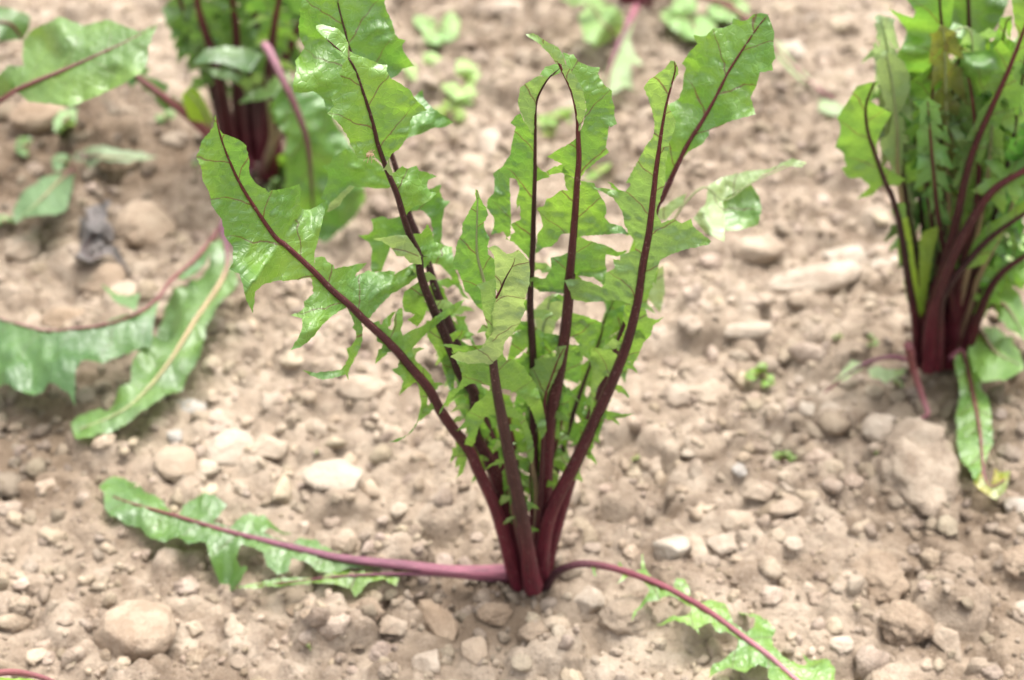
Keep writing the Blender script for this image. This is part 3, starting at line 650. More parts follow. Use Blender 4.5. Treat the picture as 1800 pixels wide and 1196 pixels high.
# tall leaf behind it
r3 = Rib(PX('', (930,1010,915,920,890,840,850,740), 'C', (760,1290,690,1110,650,1000,610,860,530,650,470,500,420,300), 'B', (720,1000,600,650,455,340,430,240,400,130,370,0,355,-120)), y=(.006, .05))
b = []
b.append(blade(r3, PX('B', (140,-40,105,60,110,120,95,190,110,270,140,335,75,430,85,480,60,600,65,650,140,650,200,640,240,665,275,700,300,790,350,830,480,860,650,800,800,650,748,552,790,530,830,480,910,465,870,410,840,370,825,320,850,285,800,270,775,240,755,150,720,90,700,20,720,-60,600,-140,400,-180,250,-120)), yaw=-5, pitch=30, b=-.1, g=6, ruf=.004))
b.append(blade(r3, PX('B', (870,800,900,690,965,630,975,690,1040,760,1185,855,1130,890,1040,900,960,940,860,970,820,1000,760,1020,700,900)), yaw=20, pitch=10, b=.2, g=5.5))
b.append(blade(r3, PX('K', (660,490,590,440,560,470,500,500,480,550,420,568,460,600,465,660,440,730,415,800,460,810,470,880,540,840,560,790,600,740,650,710,730,715,820,725,890,722,930,700,870,600,800,520)), yaw=-15, pitch=35, b=-.1, g=5.5))
b.append(blade(r3, PX('K', (455,892,470,840,560,750,620,700,655,712,575,790,550,840,490,880)), off=-.006, under=1.0, g=5))
b.append(blade(r3, PX('C', (420,540,500,450,590,345,700,295,690,350,720,410,765,415,720,470,705,560,705,660,690,720,640,680,640,600,620,530,570,480,500,480,480,520,530,610,520,660)), yaw=25, pitch=15, b=.1, g=5))
b.append(blade(r3, PX('C', (205,540,290,520,330,540,420,520,450,560,480,650,400,700,340,740,330,780,280,910,215,915,205,870,215,760,190,700,115,650,190,650,220,620,220,580)), yaw=-15, pitch=10, b=.1, g=5))
b.append(blade(r3, PX('C', (600,800,780,765,800,900,860,1060,905,1105,850,1085,760,930,690,860,620,850)), yaw=25, pitch=10, b=.1, g=5))
b.append(blade(r3, PX('L', (560,330,620,480,700,520,760,560,740,640,700,700,640,600,590,480)), yaw=25, pitch=25, b=.1, g=5))
b.append(blade(r3, auto(r3, .20, .50, (8, 20, 28, 30), 7, .15, .05, 9), yaw=0, pitch=15, g=5))
b += strands(r3, .18, .60, 14, 48, 13, 903)
leaf(main, r3, b, rr=(0.0033, .0002), rmat=S_DARK, foot=1.2, tint=(.92, .97, .95))
# short pointed leaf with pale rib
r4 = Rib(PX('', (925,1005,905,900,890,800,872,700), 'F', (335,1150,310,950,280,770,240,620,230,500,235,300,238,180,228,135)), y=(-.002, -.027))
b = [blade(r4, PX('F', (222,132,240,140,258,200,300,270,312,310,280,360,290,420,322,470,305,530,310,590,350,620,385,660,390,800,330,900,270,985,230,950,190,890,175,860,150,850,135,790,100,700,60,685,75,600,85,540,100,490,130,440,130,380,150,340,190,260,225,210)), yaw=-6, pitch=32, b=.12, ruf=.002, g=4.5)]
b.append(blade(r4, auto(r4, .1, .66, (8, 14, 18, 16), 7, .25, .05, 13), g=4.5))
b += strands(r4, .2, .66, 9, 34, 11, 904)
leaf(main, r4, b, rr=(0.0022, .0002), rmat=S_GREEN, tint=(.92, 1.0, 1.1))
# twisted leaf in front
r5 = Rib(PX('', (936,1028), 'Z', (560,1000,530,800,500,640,470,500), 'H', (580,760,540,560,505,310), 'F', (340,1150,345,1020,375,880,430,760,485,660,520,560)), y=(-.008, -.046))
b = []
b.append(blade(r5, PX('F', (310,545,350,525,390,540,440,585,480,580,520,555,550,580,595,630,605,700,600,800,575,890,560,930,575,980,540,1050,520,1090,480,1150), 'H', (690,20,640,110,590,160,575,240,530,290,490,322,430,312,330,322,270,302,205,270,265,228,300,240,420,210,435,180,470,140,500,110), 'F', (330,1100,330,1000,355,900,375,870,360,750,355,640,350,590)), yaw=10, pitch=30, b=-.18, ruf=.003, under=.9, g=4.0, off=-.004))
b.append(blade(r5, PX('F', (228,800,290,780,355,755,365,710,362,800,367,900,335,1000,345,1080,348,1130,320,1165,288,1140,310,1100,285,1020,265,930,260,850)), yaw=-30, pitch=15, off=-.006, under=.35, g=4.0))
b.append(blade(r5, PX('H', (68,182,130,186,200,180,300,192,425,188,445,175,440,205,300,243,265,226,232,248,215,205,160,196)), yaw=-10, pitch=45, off=-.002, g=4.2))
b.append(blade(r5, PX('H', (212,225,240,290,270,340,290,420,260,480,190,520,180,560,110,695,140,660,200,570,300,480,340,460,400,455,490,475,520,470,510,310,330,312,270,290)), yaw=-15, pitch=18, b=.1, g=4.2))
b.append(blade(r5, PX('H', (505,320,570,240,600,295,620,280,670,300,720,335,760,400,810,470,850,590,870,700,880,790,850,848,820,770,780,660,740,590,680,530,620,500,550,495,530,480)), yaw=18, pitch=12, b=.25, g=4.2))
b.append(blade(r5, PX('H', (500,485,440,550,380,590,310,690,310,720,245,792,330,760,330,820,285,920,285,978,330,950,370,880,400,780,450,690,530,670,550,660,530,560)), yaw=-15, pitch=12, b=.25, g=4.2))
b.append(blade(r5, PX('H', (550,595,620,610,680,650,740,720,780,830,790,900,790,960,775,1022,750,970,740,880,715,780,680,700,600,690,560,680)), yaw=15, pitch=12, b=.3, g=4.2))
b.append(blade(r5, auto(r5, .10, .32, (8, 14), 4, .2, .04, 3), g=4.5))
b += strands(r5, .14, .45, 8, 40, 9, 905)
l5 = leaf(main, r5, b, rr=(.0039, .0016), foot=1.25, k=(0, .70), rmat=S_BRN)
r5b = Rib(PX('F', (372,885,400,830,430,760,485,660,500,610)), y=(-.0445, -.0505))
tube(r5b, .0005, .0001, 0, 1, np.zeros(3), mat=S_MAR, parent=l5, lift=1.2)
# tall folded leaf with a dark rib
r6 = Rib(PX('', (938,1010,940,900,938,800), 'H', (785,320,768,0), 'F', (605,900,615,700,625,500,630,300,640,0), 'E', (400,1000,401,900,403,700,408,570,440,480,500,385,560,335,612,288)), y=(.008, -.002))
b = []
b.append(blade(r6, PX('E', (505,380,430,375,400,385,350,420,295,455,290,500,280,560,300,630,330,700,360,750,380,790,403,790,407,600,420,520,460,440)), yaw=35, pitch=15, b=-.15, under=.45, g=4.5))
b.append(blade(r6, PX('E', (428,372,470,310,540,290,612,288,597,322,560,362,505,384)), yaw=-10, pitch=40, g=4.5))
b.append(blade(r6, PX('E', (300,635,270,650,228,705,265,730,250,790,235,860,230,920,200,960,170,1010,105,1060,120,1110), 'F', (345,0,355,90,350,160,310,200,300,260,350,330,350,400,330,450,420,430,460,495,472,400,466,200,462,52), 'E', (270,1100,290,1150), 'F', (530,130,510,200,510,280,530,230,540,340,470,380,500,430,430,480,490,500,550,560,600,620,622,600,628,300,637,0), 'E', (402,900,400,775,330,700)), yaw=-25, pitch=30, b=.15, g=4.5))
b.append(blade(r6, PX('E', (405,990,450,1040,480,1050,505,1080,410,1112)), yaw=25, g=4.5, b=.3))
b.append(blade(r6, auto(r6, .24, .48, (8, 22, 34, 34), 6, .2, .05, 21), pitch=20, g=5))
b += strands(r6, .18, .62, 16, 42, 15, 906)
leaf(main, r6, b, rr=(0.0028, .0002), rmat=S_DARK, tint=(.98, 1, 1))
# tall leaf whose tip rolls over
r7 = Rib(PX('', (945,1012,955,900), 'I', (90,1190,110,1000,160,750,200,500,225,300,250,0), 'F', (870,850,895,600,920,300,935,70), 'E', (708,950,702,790,700,680,680,560,650,460,595,345,540,240,430,120,340,82)), y=(.008, -.012))
b = []
b.append(blade(r7, PX('E', (333,82,390,75,430,100,500,145,560,170,590,215,610,280,650,330,700,400,740,490,762,590,740,680,708,765,700,690,685,580,655,470,620,400,590,345,603,292,545,285,500,220,430,150,380,115)), yaw=-25, pitch=25, b=-.1, under=.45, off=-.003, g=4.5))
b.append(blade(r7, PX('E', (595,210,650,225,670,222,700,270,780,305,855,315,840,360,880,430,940,480,940,540,960,600,955,650,975,710,930,735,915,710,910,800,895,870,918,910,860,950,800,1000,750,1040,715,1105,680,1088,640,1080,590,1050,600,1000,580,985,540,970,485,940,560,890,640,850,700,800,735,720,760,600,735,480,690,390,620,290)), yaw=10, pitch=38, b=.10, g=4.4, ruf=.0038))
b.append(blade(r7, PX('E', (478,1045,530,1010,602,993,640,1060,590,1055,540,1060,500,1070)), yaw=-20, pitch=25, g=4.5))
b.append(blade(r7, PX('F', (840,20,850,100,872,140,820,140,760,185,720,200,700,250,655,265,680,320,695,390,660,440,640,585,700,540,760,530,800,490,820,450,880,440,915,420,935,250), 'G', (140,270,165,272,260,290,290,360,330,420,345,470,330,530,370,570,450,590,502,648,420,640,300,650,150,660), 'F', (905,560,960,80)), yaw=0, pitch=42, b=-.05, g=4.4, ruf=.0035))
b.append(blade(r7, PX('G', (115,640,210,690,330,720,420,770,505,758,430,800,340,790,335,850,342,930,330,1010,250,945,130,935,80,930)), yaw=15, pitch=25, b=.15, g=4.8))
b.append(blade(r7, PX('F', (900,560,820,600,750,610,755,690,700,770,632,825,680,850,750,850,850,862,880,860)), yaw=-20, pitch=28, b=.1, g=4.8))
b.append(blade(r7, PX('I', (215,450,140,430,20,420,60,490,0,545,0,600,100,560,190,530)), yaw=-20, pitch=35, g=4.8))
b.append(blade(r7, PX('I', (225,270,350,300,430,330,472,352,440,400,420,480,390,540,340,575,330,640,310,500,270,450,200,450)), yaw=20, pitch=25, b=.1, g=4.8))
b.append(blade(r7, PX('I', (165,700,215,560,330,540,320,640,330,700,300,780,230,740,190,760,250,840,230,1000,170,1010,130,950)), yaw=10, pitch=25, b=.2, g=5, off=.006))
b.append(blade(r7, auto(r7, .18, .34, (8, 18, 28), 4, .12, .05, 31), pitch=15, g=5))
b += strands(r7, .16, .52, 14, 48, 13, 907)
leaf(main, r7, b, rr=(0.0039, .0002), foot=1.15)
# narrow folded leaf leaning the other way
r8 = Rib(PX('Z', (600,1010,610,850,650,700,740,520), 'I', (350,1190,440,990,560,720,650,480,720,200), 'G', (600,850,640,640,665,430,690,200,715,30), 'J', (215,1000,240,830,268,680,300,560,325,460,318,402)), y=(.0, -.022))
b = []
b.append(blade(r8, PX('J', (295,398,320,402,345,450,347,490,310,540,285,600,272,680,300,740,332,800,320,850,290,930,262,1080), 'G', (760,100,755,280,720,400,692,480,715,540,730,570,800,540,830,545,870,570,935,535,950,590,1020,650,1078,695,1060,720,980,735,900,750,830,775,770,800,720,830,700,880,680,960,640,1030,600,1060,540,1150,450,1110,370,1110,200,1125,100,1100,90,1050,45,970,120,960,230,980,310,1020,330,990,335,920,400,880,390,820,440,830,440,790,520,765,548,765,540,690,500,640,470,580,450,480,390,390,252,318,340,325,400,335,470,350,510,310,510,285,478,286,510,230,560,140,600,60), 'J', (20,1170,70,1080,130,960,180,900,190,830,180,750,150,660,118,578,150,530,210,485,260,450)), yaw=-4, pitch=36, b=-.12, ruf=.004, under=.3, g=4.4))
b.append(blade(r8, PX('G', (350,275,395,300,430,335,475,345,430,352,390,325)), off=-.003, g=4))
b.append(blade(r8, PX('I', (600,600,540,540,470,530,400,520,385,600,400,700,390,800,395,900,372,1150,390,1165,402,1050,412,900,440,800,510,700,580,680)), yaw=-20, pitch=12, b=.2, g=4.5, under=.3))
b.append(blade(r8, PX('I', (690,250,770,240,790,310,850,330,908,308,830,370,810,440,760,490,730,570,685,652,652,600,640,500)), yaw=25, pitch=12, b=.2, g=4.5))
b.append(blade(r8, PX('I', (470,960,530,970,620,990,702,985,620,1015,540,1018,480,995)), yaw=25, pitch=30, g=4.5))
b.append(blade(r8, PX('I', (700,220,630,230,615,330,640,370,590,480,575,540,610,560,660,440)), yaw=-25, pitch=20, b=.2, g=4.5))
b.append(blade(r8, auto(r8, .20, .34, (8, 16, 22), 4, .1, .05, 37, sides=(1, -1)), yaw=-20, pitch=10, g=4.5))
b += strands(r8, .16, .5, 12, 46, 12, 908)
leaf(main, r8, b, rr=(0.0037, .0002), foot=1.1)
# broad leaf behind, leaning over to the bare soil
r9 = Rib(PX('', (958,1000,985,900,1030,760,1075,640,1120,510), 'G', (690,470,720,420,800,250), 'J', (290,1190,400,960,500,800,580,660,640,540,700,430,860,190,940,92)), y=(.008, .048))
b = []
b.append(blade(r9, PX('J', (885,85,930,95,950,140,975,210,970,300,985,385,960,420,968,465,880,475,860,560,820,640,853,752,780,770,700,790,620,830,550,855,545,890,500,950,410,1000,360,1070,300,1196,240,1196,250,1080,280,900,300,800,280,690,350,650,375,570,380,500,395,450,368,420,430,330,470,290,445,230,490,240,530,235,570,190,640,185,700,160,705,120,760,140,800,130,840,95)), yaw=12, pitch=32, b=-.1, g=5.5, ruf=.0035))
b.append(blade(r9, auto(r9, .24, .6, (6, 22, 34, 24), 8, .2, .05, 43), yaw=10, pitch=15, g=5.5, off=.003))
b += strands(r9, .22, .6, 10, 40, 12, 909)
leaf(main, r9, b, rr=(0.0032, .0002), tint=(.98, 1, 1), foot=1.1)
# hidden leaf at the back, arching over and hanging its tip
r10 = Rib(PX('', (950,1000,1000,860,1060,680,1130,500,1185,385,1235,330,1268,352,1290,345,1320,322,1380,295,1415,283)), y=(.012, .03, .055, .075, .085))
b = []
b.append(blade(r10, PX('U', (580,1020,640,950,650,870,710,830,830,800,850,860,720,930,730,1040,725,1130,640,1090)), yaw=-5, pitch=45, under=.9, g=6))
b.append(blade(r10, PX('U', (715,930,850,862,890,920,900,970,885,1050,800,1075,735,1080,722,1000)), yaw=15, pitch=0, g=6, off=.004))
b.append(blade(r10, PX('U', (825,800,940,790,1040,740,1112,760,1090,782,1000,775,900,822,850,862)), yaw=10, pitch=30, under=.8, g=6))
b.append(blade(r10, PX('G', (690,480,750,450,820,400,908,358,880,430,800,500,765,552,720,545)), yaw=20, pitch=35, under=.8, g=5.5))
b.append(blade(r10, PX('G', (690,900,740,860,752,1050,720,1196,640,1105,620,1050)), yaw=20, pitch=20, under=.9, g=5.5))
b.append(blade(r10, auto(r10, .22, .68, (8, 22, 30, 12, 8), 8, .2, .05, 47), pitch=10, g=6, off=.004))
leaf(main, r10, b, mat=M_LEAF, rr=(0.0015, .0002), rmat=S_GREEN, tint=(1.15, 1.08, 1.2))
# pale young leaf at the heart
r11 = Rib(PX('', (945,1000,948,880,950,760), 'F', (690,1180,715,1040,745,900,770,860)), y=(.012, .03))
b = [blade(r11, PX('F', (650,960,720,890,800,860,842,900,838,1000,790,1060,765,1140,700,1190,655,1140,638,1060)), pitch=35, under=.9, g=5.5, ruf=.003),
     blade(r11, auto(r11, .2, .8, (12, 26, 36, 40), 5, .35, .05, 51), pitch=20, g=5.5)]
leaf(main, r11, b, mat=M_LEAFP, rr=(.0026, .0004), rmat=S_GREEN)
# dark ribbed rear leaf glimpsed between the stalks
r12 = Rib(PX('', (945,1005,965,880,1010,720), 'I', (450,480,490,330,545,210,570,120)), y=(.014, .045))
b = [blade(r12, PX('I', (560,110,630,210,625,300,580,350,540,420,510,490,440,560,420,480,440,400,470,340,500,250,480,200)), pitch=25, g=5.5),
     blade(r12, auto(r12, .25, .85, (8, 24, 40, 40), 6, .2, .05, 53), pitch=20, g=5.5, off=.003)]
leaf(main, r12, b, rr=(.0024, .0001), rmat=S_DARK, tint=(.9, .95, .95))
# fillers at the heart: small leaves seen between the stalks
for i, (pts, yv, wd) in enumerate([(((932,1000),(915,870),(900,760),(880,690)), (.004,.016), (10,26,30,16)), (((940,1000),(955,870),(985,750),(1000,680)), (.010,.03), (10,28,32,18)),
                                   (((925,1005),(900,880),(868,780),(850,700)), (.008,.02), (10,24,28,14)), (((940,1000),(945,880),(935,780),(962,640)), (.002,.006), (8,20,30,22))]):
    r = Rib(np.array(pts, float), y=yv)
    leaf(main, r, [blade(r, auto(r, .34, 1, wd, 6, .14, .08, 60+i), pitch=20, yaw=(-15, 15, -20, 5)[i], g=5.5)], rr=(0.0024, .0002), rmat=S_MAR if i < 3 else S_GREEN, tint=(1, 1, 1))
# bright small leaf with toothed edge beside the front one
r13 = Rib(PX('', (938,1010,950,880,955,760), 'H', (870,560,910,430,960,290,1010,200)), y=(.0, -.006))
leaf(main, r13, [blade(r13, PX('H', (1020,192,935,200,955,265,880,275,830,275,795,285,800,330,755,360,790,450,850,540,862,580,890,520,940,420,990,310)), yaw=-15, pitch=35, g=4.5, under=.35)], rr=(0.0019, .0002), rmat=S_MAR)
# creeping leaf, stalk thick and pink at the foot
r14 = Rib(PX('', (905,1012,885,1009,800,1007,700,995,600,983,500,960,400,935,300,905,230,885,195,872)), z=(.004, .009, .012, .012, .012, .013, .014, .015, .015, .013))
b = [blade(r14, PX('Q', (495,200,540,160,580,135,630,155,690,155,750,220,820,270,860,330,870,370,900,350,930,300,1000,255,1080,275,1150,320,1110,370,1080,400,1160,430,1200,390,1260,365,1340,370,1470,430,1380,430,1330,460,1480,510,1510,480,1600,480,1630,530), 'S', (500,470,600,490,560,520,640,500,720,480,700,530,800,545,900,565,980,575,980,585,800,590,650,580,560,605,480,600,420,570), 'Q', (1560,600,1470,580,1460,640,1400,650,1350,620,1330,560,1220,510,1190,560,1255,660,1220,685,1130,650,1060,570,1040,500,1010,490,950,520,900,500,800,480,740,430,700,390,620,385,560,370,530,330,525,250)), b=.35, ruf=.004, g=5.5)]
leaf(main, r14, b, mat=M_LEAFD, rr=(0.0036, 0.0004), rmat=S_PINK, flat=.7, lift=.4, tint=(1.25, 1.2, 1.0), foot=1.2)
r15 = Rib(PX('', (900,1024,860,1020,780,1012,700,1010,600,1014,500,1025,412,1033)), z=(.002, .006, .010, .010, .010, .011, .012))
b = [blade(r15, PX('S', (30,700,150,680,300,650,480,650,600,600,640,580,652,610,780,610,800,595,850,615,1000,605,1005,628,820,640,905,650,890,692,830,655,750,665,672,732,650,690,560,680,450,680,300,695,150,705)), b=.2, g=5, ruf=.003)]
leaf(main, r15, b, rr=(0.0014, 0.0002), rmat=S_PINK, tint=(1.05, .95, .8))
# creeping leaf arching out on the other side
r16 = Rib(PX('T', (50,310,80,290,130,220,220,180,300,172,420,190,560,230,700,285,850,360,1000,450,1150,560,1300,670,1450,800,1530,870,1640,960)), z=(.002, .006, .018, .026, .028, .027, .025, .023, .022, .021, .020, .020, .019, .018, .016))
b = [blade(r16, PX('T', (550,215,570,208,600,190,610,92,627,180,660,240,690,270,780,315,800,250,850,255,870,300,880,365,950,380,1000,360,1080,380,1100,440,1120,500,1200,550,1240,510,1250,440,1210,400,1150,390,1210,370,1270,400,1300,440,1368,500,1340,570,1350,620,1400,690,1480,730,1530,740,1545,680,1520,598,1590,630,1650,700,1692,770,1690,850,1700,920,1640,960,1500,920,1400,900,1320,830,1310,760,1260,730,1200,780,1100,740,985,772,1000,730,1060,690,1140,640,1150,590,1110,565,1020,550,990,500,920,530,937,572,910,540,850,500,760,505,685,522,760,470,850,460,890,420,800,360,760,350,700,370,640,370,590,410,548,472,560,420,600,370,650,310,620,270)), b=.15, ruf=.004, g=5.5),
     blade(r16, PX('T', (320,190,330,230,350,245,340,215,345,185)), g=4), blade(r16, PX('T', (470,200,500,230,460,275,520,240,550,225)), g=4), blade(r16, PX('T', (460,190,480,165,500,200)), g=4)]
leaf(main, r16, b, rr=(0.0019, 0.0010), rmat=S_PINK2, tint=(1.2, 1.12, 1.15), lift=.4)
# papery sheath at the foot
rs = Rib(PX('', (918,1028,905,1012,893,990,886,970)), y=(-.004, -.006))
leaf(main, rs, [blade(rs, PX('', (884,968,892,985,900,1000,912,1015,920,1030,906,1022,893,1006,886,990)), g=3.5)], mat=M_LEAFP, rmat=None, tint=(1.3, .8, .9), name='sheath')

# ------------------------------------------------------------------ dense plant beside it
bR = on_z(np.array(1652.), np.array(648.)); dense = plant('chicory_plant', bR, 'dense plant with a thick bundle of dark red stalks next to round weed leaves', 'leafy plants with red stalks')
by = bR[1]
def foot(px, dy=0): return (px, 640.)
r = Rib(PX('', (1612,640), 'N', (545,920,500,650,450,330,400,150,370,90), 'M', (310,950,260,800,245,680,255,600,300,490)), y=(by-.01, by-.06))
leaf(dense, r, [blade(r, PX('M', (325,488,260,500,190,520,150,590,110,650,72,710,95,760,90,810,62,885,110,920,130,1000,100,1010,140,1070,220,1070,270,1120,190,1195,290,1170,340,1110,430,1120,485,1080,420,1040,350,1000,320,960,310,870,345,770,402,680,340,650,270,610,290,540)), yaw=-10, pitch=12, b=.1, g=7, ruf=.004),
                blade(r, PX('N', (410,200,480,190,490,280,440,300,425,290,400,240)), g=7), blade(r, auto(r, .05, .45, (4, 12, 14), 3, .5, .02, 71), g=7)], rr=(0.0027, 0.0004), rmat=S_DARK)
r = Rib(PX('', (1622,640), 'N', (560,880,530,600,480,300), 'M', (440,1050,435,800,420,640,400,480,370,330)), y=(by-.005, by-.03))
leaf(dense, r, [blade(r, PX('M', (305,380,360,305,420,330,480,380,512,460,510,540,480,620,440,690,390,670,350,600,325,480)), pitch=20, g=7, under=.9), blade(r, PX('M', (410,680,470,700,470,900,460,1050,430,1050,400,1000,340,900,330,850,390,800)), pitch=10, g=7, under=.6),
                ], mat=M_LEAFP, rr=(0.0022, 0.0005), rmat=S_GREEN)
leaf(dense, r, [blade(r, PX('N', (425,290,500,280,535,500,585,850,562,905,500,600,450,430)), g=6, off=-.012)], mat=M_LIME, rmat=None, name='leaf_wing')
r = Rib(PX('', (1632,640), 'N', (640,880,680,600,710,300), 'M', (690,960,720,700,740,450,720,250,700,130,690,0,680,-100)), y=(by, by-.02))
leaf(dense, r, [blade(r, PX('M', (378,52,450,80,530,110,548,70,485,-5,580,-80,700,-120,780,-40,760,150,720,240,700,300,738,388,680,360,640,390,600,430,520,485,480,440,415,370,480,240,490,180,440,110)), yaw=-10, pitch=25, g=7, ruf=.005), blade(r, auto(r, .2, .75, (20, 50, 70, 60), 6, .35, .04, 72), g=7, yaw=-10, pitch=20)], rr=(0.0029, 0.0005), rmat=S_DARK, tint=(.95, 1, 1.1))
r = Rib(PX('', (1645,640), 'N', (690,800,730,400,760,100), 'M', (800,700,860,320,862,30,850,-150)), y=(by+.01, by+.01))
leaf(dense, r, [blade(r, PX('M', (700,-60,800,-160,960,-140,1120,-40,1060,120,1000,200,980,320,900,330,870,400,800,300,740,200)), pitch=25, g=7, ruf=.005), blade(r, auto(r, .25, .8, (24, 60, 70, 60), 6, .35, .04, 73), g=7, pitch=20, yaw=10)], rr=(0.0031, 0.0007), rmat=S_DARK, mat=M_LEAFD)
r = Rib(PX('', (1625,642), 'N', (650,800,735,520,790,300,840,60), 'M', (900,880,1000,650,1100,430,1196,180,1260,0)), y=(by-.012, by-.05))
leaf(dense, r, [blade(r, PX('M', (1130,340,1060,240,1000,300,900,310,820,320,800,420,760,480,800,560,790,630,860,600,960,545,1030,560,1060,480,1090,430)), yaw=-20, pitch=30, g=7, ruf=.005), blade(r, PX('M', (1120,380,1200,330,1320,250,1330,100,1290,0,1200,-60,1120,-20,1140,150,1170,240)), yaw=15, pitch=25, g=7, ruf=.005), blade(r, auto(r, .4, .8, (10, 26, 40), 4, .3, .04, 74), g=7)], rr=(0.0034, 0.0005), rmat=S_MAR)
r = Rib(PX('', (1632,644), 'N', (650,880,750,560,850,360,1000,130,1196,0,1330,-80,1480,-220)), y=(by-.02, by-.05))
leaf(dense, r, [blade(r, auto(r, .62, 1.0, (30, 60, 90, 50), 5, .4, .03, 75), g=8, pitch=20)], rr=(0.0044, 0.0007), rmat=S_MAR)
r = Rib(PX('', (1648,644), 'N', (690,820,740,700,850,555,1000,400,1196,260,1330,170)), y=(by-.022, by-.045))
leaf(dense, r, [blade(r, PX('N', (830,565,900,420,975,320,1080,270,1196,180,1300,60,1350,150,1300,240,1196,260,1080,360,960,560,900,580,830,600)), yaw=15, pitch=25, g=7), ], rr=(0.0031, 0.0007), rmat=S_DARK, tint=(1.1, 1.05, 1))
r = Rib(PX('', (1640,642), 'N', (590,820,600,600,650,350), 'M', (610,1100,620,800,650,500,640,300)), y=(by-.008, by-.025))
leaf(dense, r, [blade(r, PX('N', (565,420,600,360,690,330,650,500,590,880,568,700)), g=6, off=-.010)], mat=M_LIME, rmat=None, name='leaf_wing')
leaf(dense, r, [blade(r, PX('M', (590,740,640,660,720,625,760,680,800,740,870,900,885,955,800,870,720,720,660,720)), pitch=40, g=7, under=.5), blade(r, PX('M', (440,560,520,600,600,600,700,520,720,400,640,400,520,480,500,640)), g=7, pitch=20),
                blade(r, PX('M', (520,700,600,620,680,660,650,760,640,1000,600,1150,560,1150,560,900)), g=7, pitch=10)], rr=(0.0026, 0.0004), rmat=S_MAR, tint=(1.1, 1.08, 1))
for i, (pts, dy, wd, mt) in enumerate([(((1660,640),(1690,480),(1720,330),(1712,200),(1700,120)), (0, -.03), (14,44,60,40), M_LEAF), (((1675,640),(1720,500),(1770,330),(1790,180)), (.01, -.01), (14,44,60,50), M_LEAFD), (((1690,644),(1735,470),(1800,320),(1850,180)), (.012, 0), (14,44,70,60), M_LEAFD),
                                      (((1640,640),(1670,420),(1690,300),(1730,140)), (.014, .03), (16,50,70,50), M_LEAFD), (((1670,640),(1700,420),(1745,260),(1760,60)), (-.004, -.02), (10,40,60,50), M_LEAF), (((1650,640),(1640,450),(1640,250),(1600,130)), (.012, .02), (14,40,60,40), M_LEAFD), (((1690,640),(1745,500),(1815,440),(1880,380)), (-.01, -.03), (10,30,40,30), M_LEAF)]):
    r = Rib(np.array(pts, float), y=(by+dy[0], by+dy[1]))
    leaf(dense, r, [blade(r, auto(r, .30, 1, [x*.75 for x in wd], 9, .15, .06, 80+i), pitch=(10, 40, 25, 35, 30, 12, 20)[i], yaw=(-20, 10, 20, 0, -10, -15, 20)[i], g=6.5, ruf=.006)] + strands(r, .3, .95, 9, 48, 14, 500+i), mat=mt, rr=(0.0034, 0.0004), rmat=S_DARK if i % 2 else S_MAR, tint=((1.1,1.05,1.1),(1,1,1),(.9,.95,1),(1.2,1.15,1.3),(1.25,1.1,.8),(1,1,1),(.9,1,1))[i])
for i in range(16):
    q = random.Random(300+i); x0 = 1630+q.uniform(0, 60); x1 = 1560+(i % 8)*36+q.uniform(-15, 15); y1 = q.uniform(60, 330); lean = q.uniform(-60, 60)
    r = Rib(np.array([(x0, 640), (x0*.6+x1*.4, 480), (x0*.25+x1*.75, (480+y1)/2+20), (x1, y1), (x1+lean, y1-40+abs(lean)*.6)]), y=(by+q.uniform(-.004, .014), by+q.uniform(-.045, .03)))
    leaf(dense, r, [blade(r, auto(r, .45, 1, (5, 16, 30, 36, 18), 7, .18, .07, 310+i), pitch=q.uniform(-10, 50), yaw=q.uniform(-40, 40), g=6, ruf=.008, under=q.choice((0, 0, .4, .8)))] + strands(r, .3, .95, 9, 46, 14, 400+i), mat=q.choice((M_LEAF, M_LEAFD, M_LEAF)), rr=(0.0024, 0.0003), rmat=q.choice((S_DARK, S_GREEN, S_MAR)), tint=tuple(q.uniform(.62, 1.25)*k for k in (1, 1, 1.05)) if i % 3 else (1.25, 1.2, 1.7))
# its fallen leaf with yellow tip, and two withered stalks
r = Rib(PX('V', (640,560,690,520,720,600,745,720,770,850,780,960,790,1050,820,1090,880,1060)), z=(.03, .03, .022, .018, .018, .016, .016, .014, .016))
leaf(dense, r, [blade(r, PX('V', (678,505,720,530,770,620,790,690,805,700,820,800,828,900,800,970,770,1040,750,1080,710,1000,668,930,680,830,668,800,690,700,662,580)), b=.15, g=6, ruf=.004)], rr=(0.0015, 0.0004), rmat=S_BROWNPINK, tint=(1.2, 1.15, 1.5))
leaf(dense, r, [blade(r, PX('V', (745,1060,775,1030,820,1080,835,1010,905,998,885,1090,842,1128,805,1112,770,1100)), b=.1, g=6, ruf=.006)], mat=M_YEL, rmat=None, name='leaf_tip')
r = Rib(PX('V', (500,580,470,500,475,540,490,600,530,720,552,780,540,800,500,812)), z=(.012, .05, .045, .032, .018, .014, .012, .010)); 
tube(r, .0026, .0012, 0, 1, bR, mat=S_BROWNPINK, parent=dense, name='withered_stalk')
r = Rib(PX('V', (500,570,400,548,300,570,200,630,115,700)), z=(.02, .022, .018, .014, .012))
leaf(dense, r, [blade(r, PX('V', (300,600,340,580,400,610,460,600,440,630,370,655,310,630)), g=6, under=1), blade(r, PX('V', (150,660,230,570,270,570,280,590,200,650)), g=6, under=.9)], mat=M_LEAFP, rr=(0.0015, 0.0005), rmat=S_PINK)

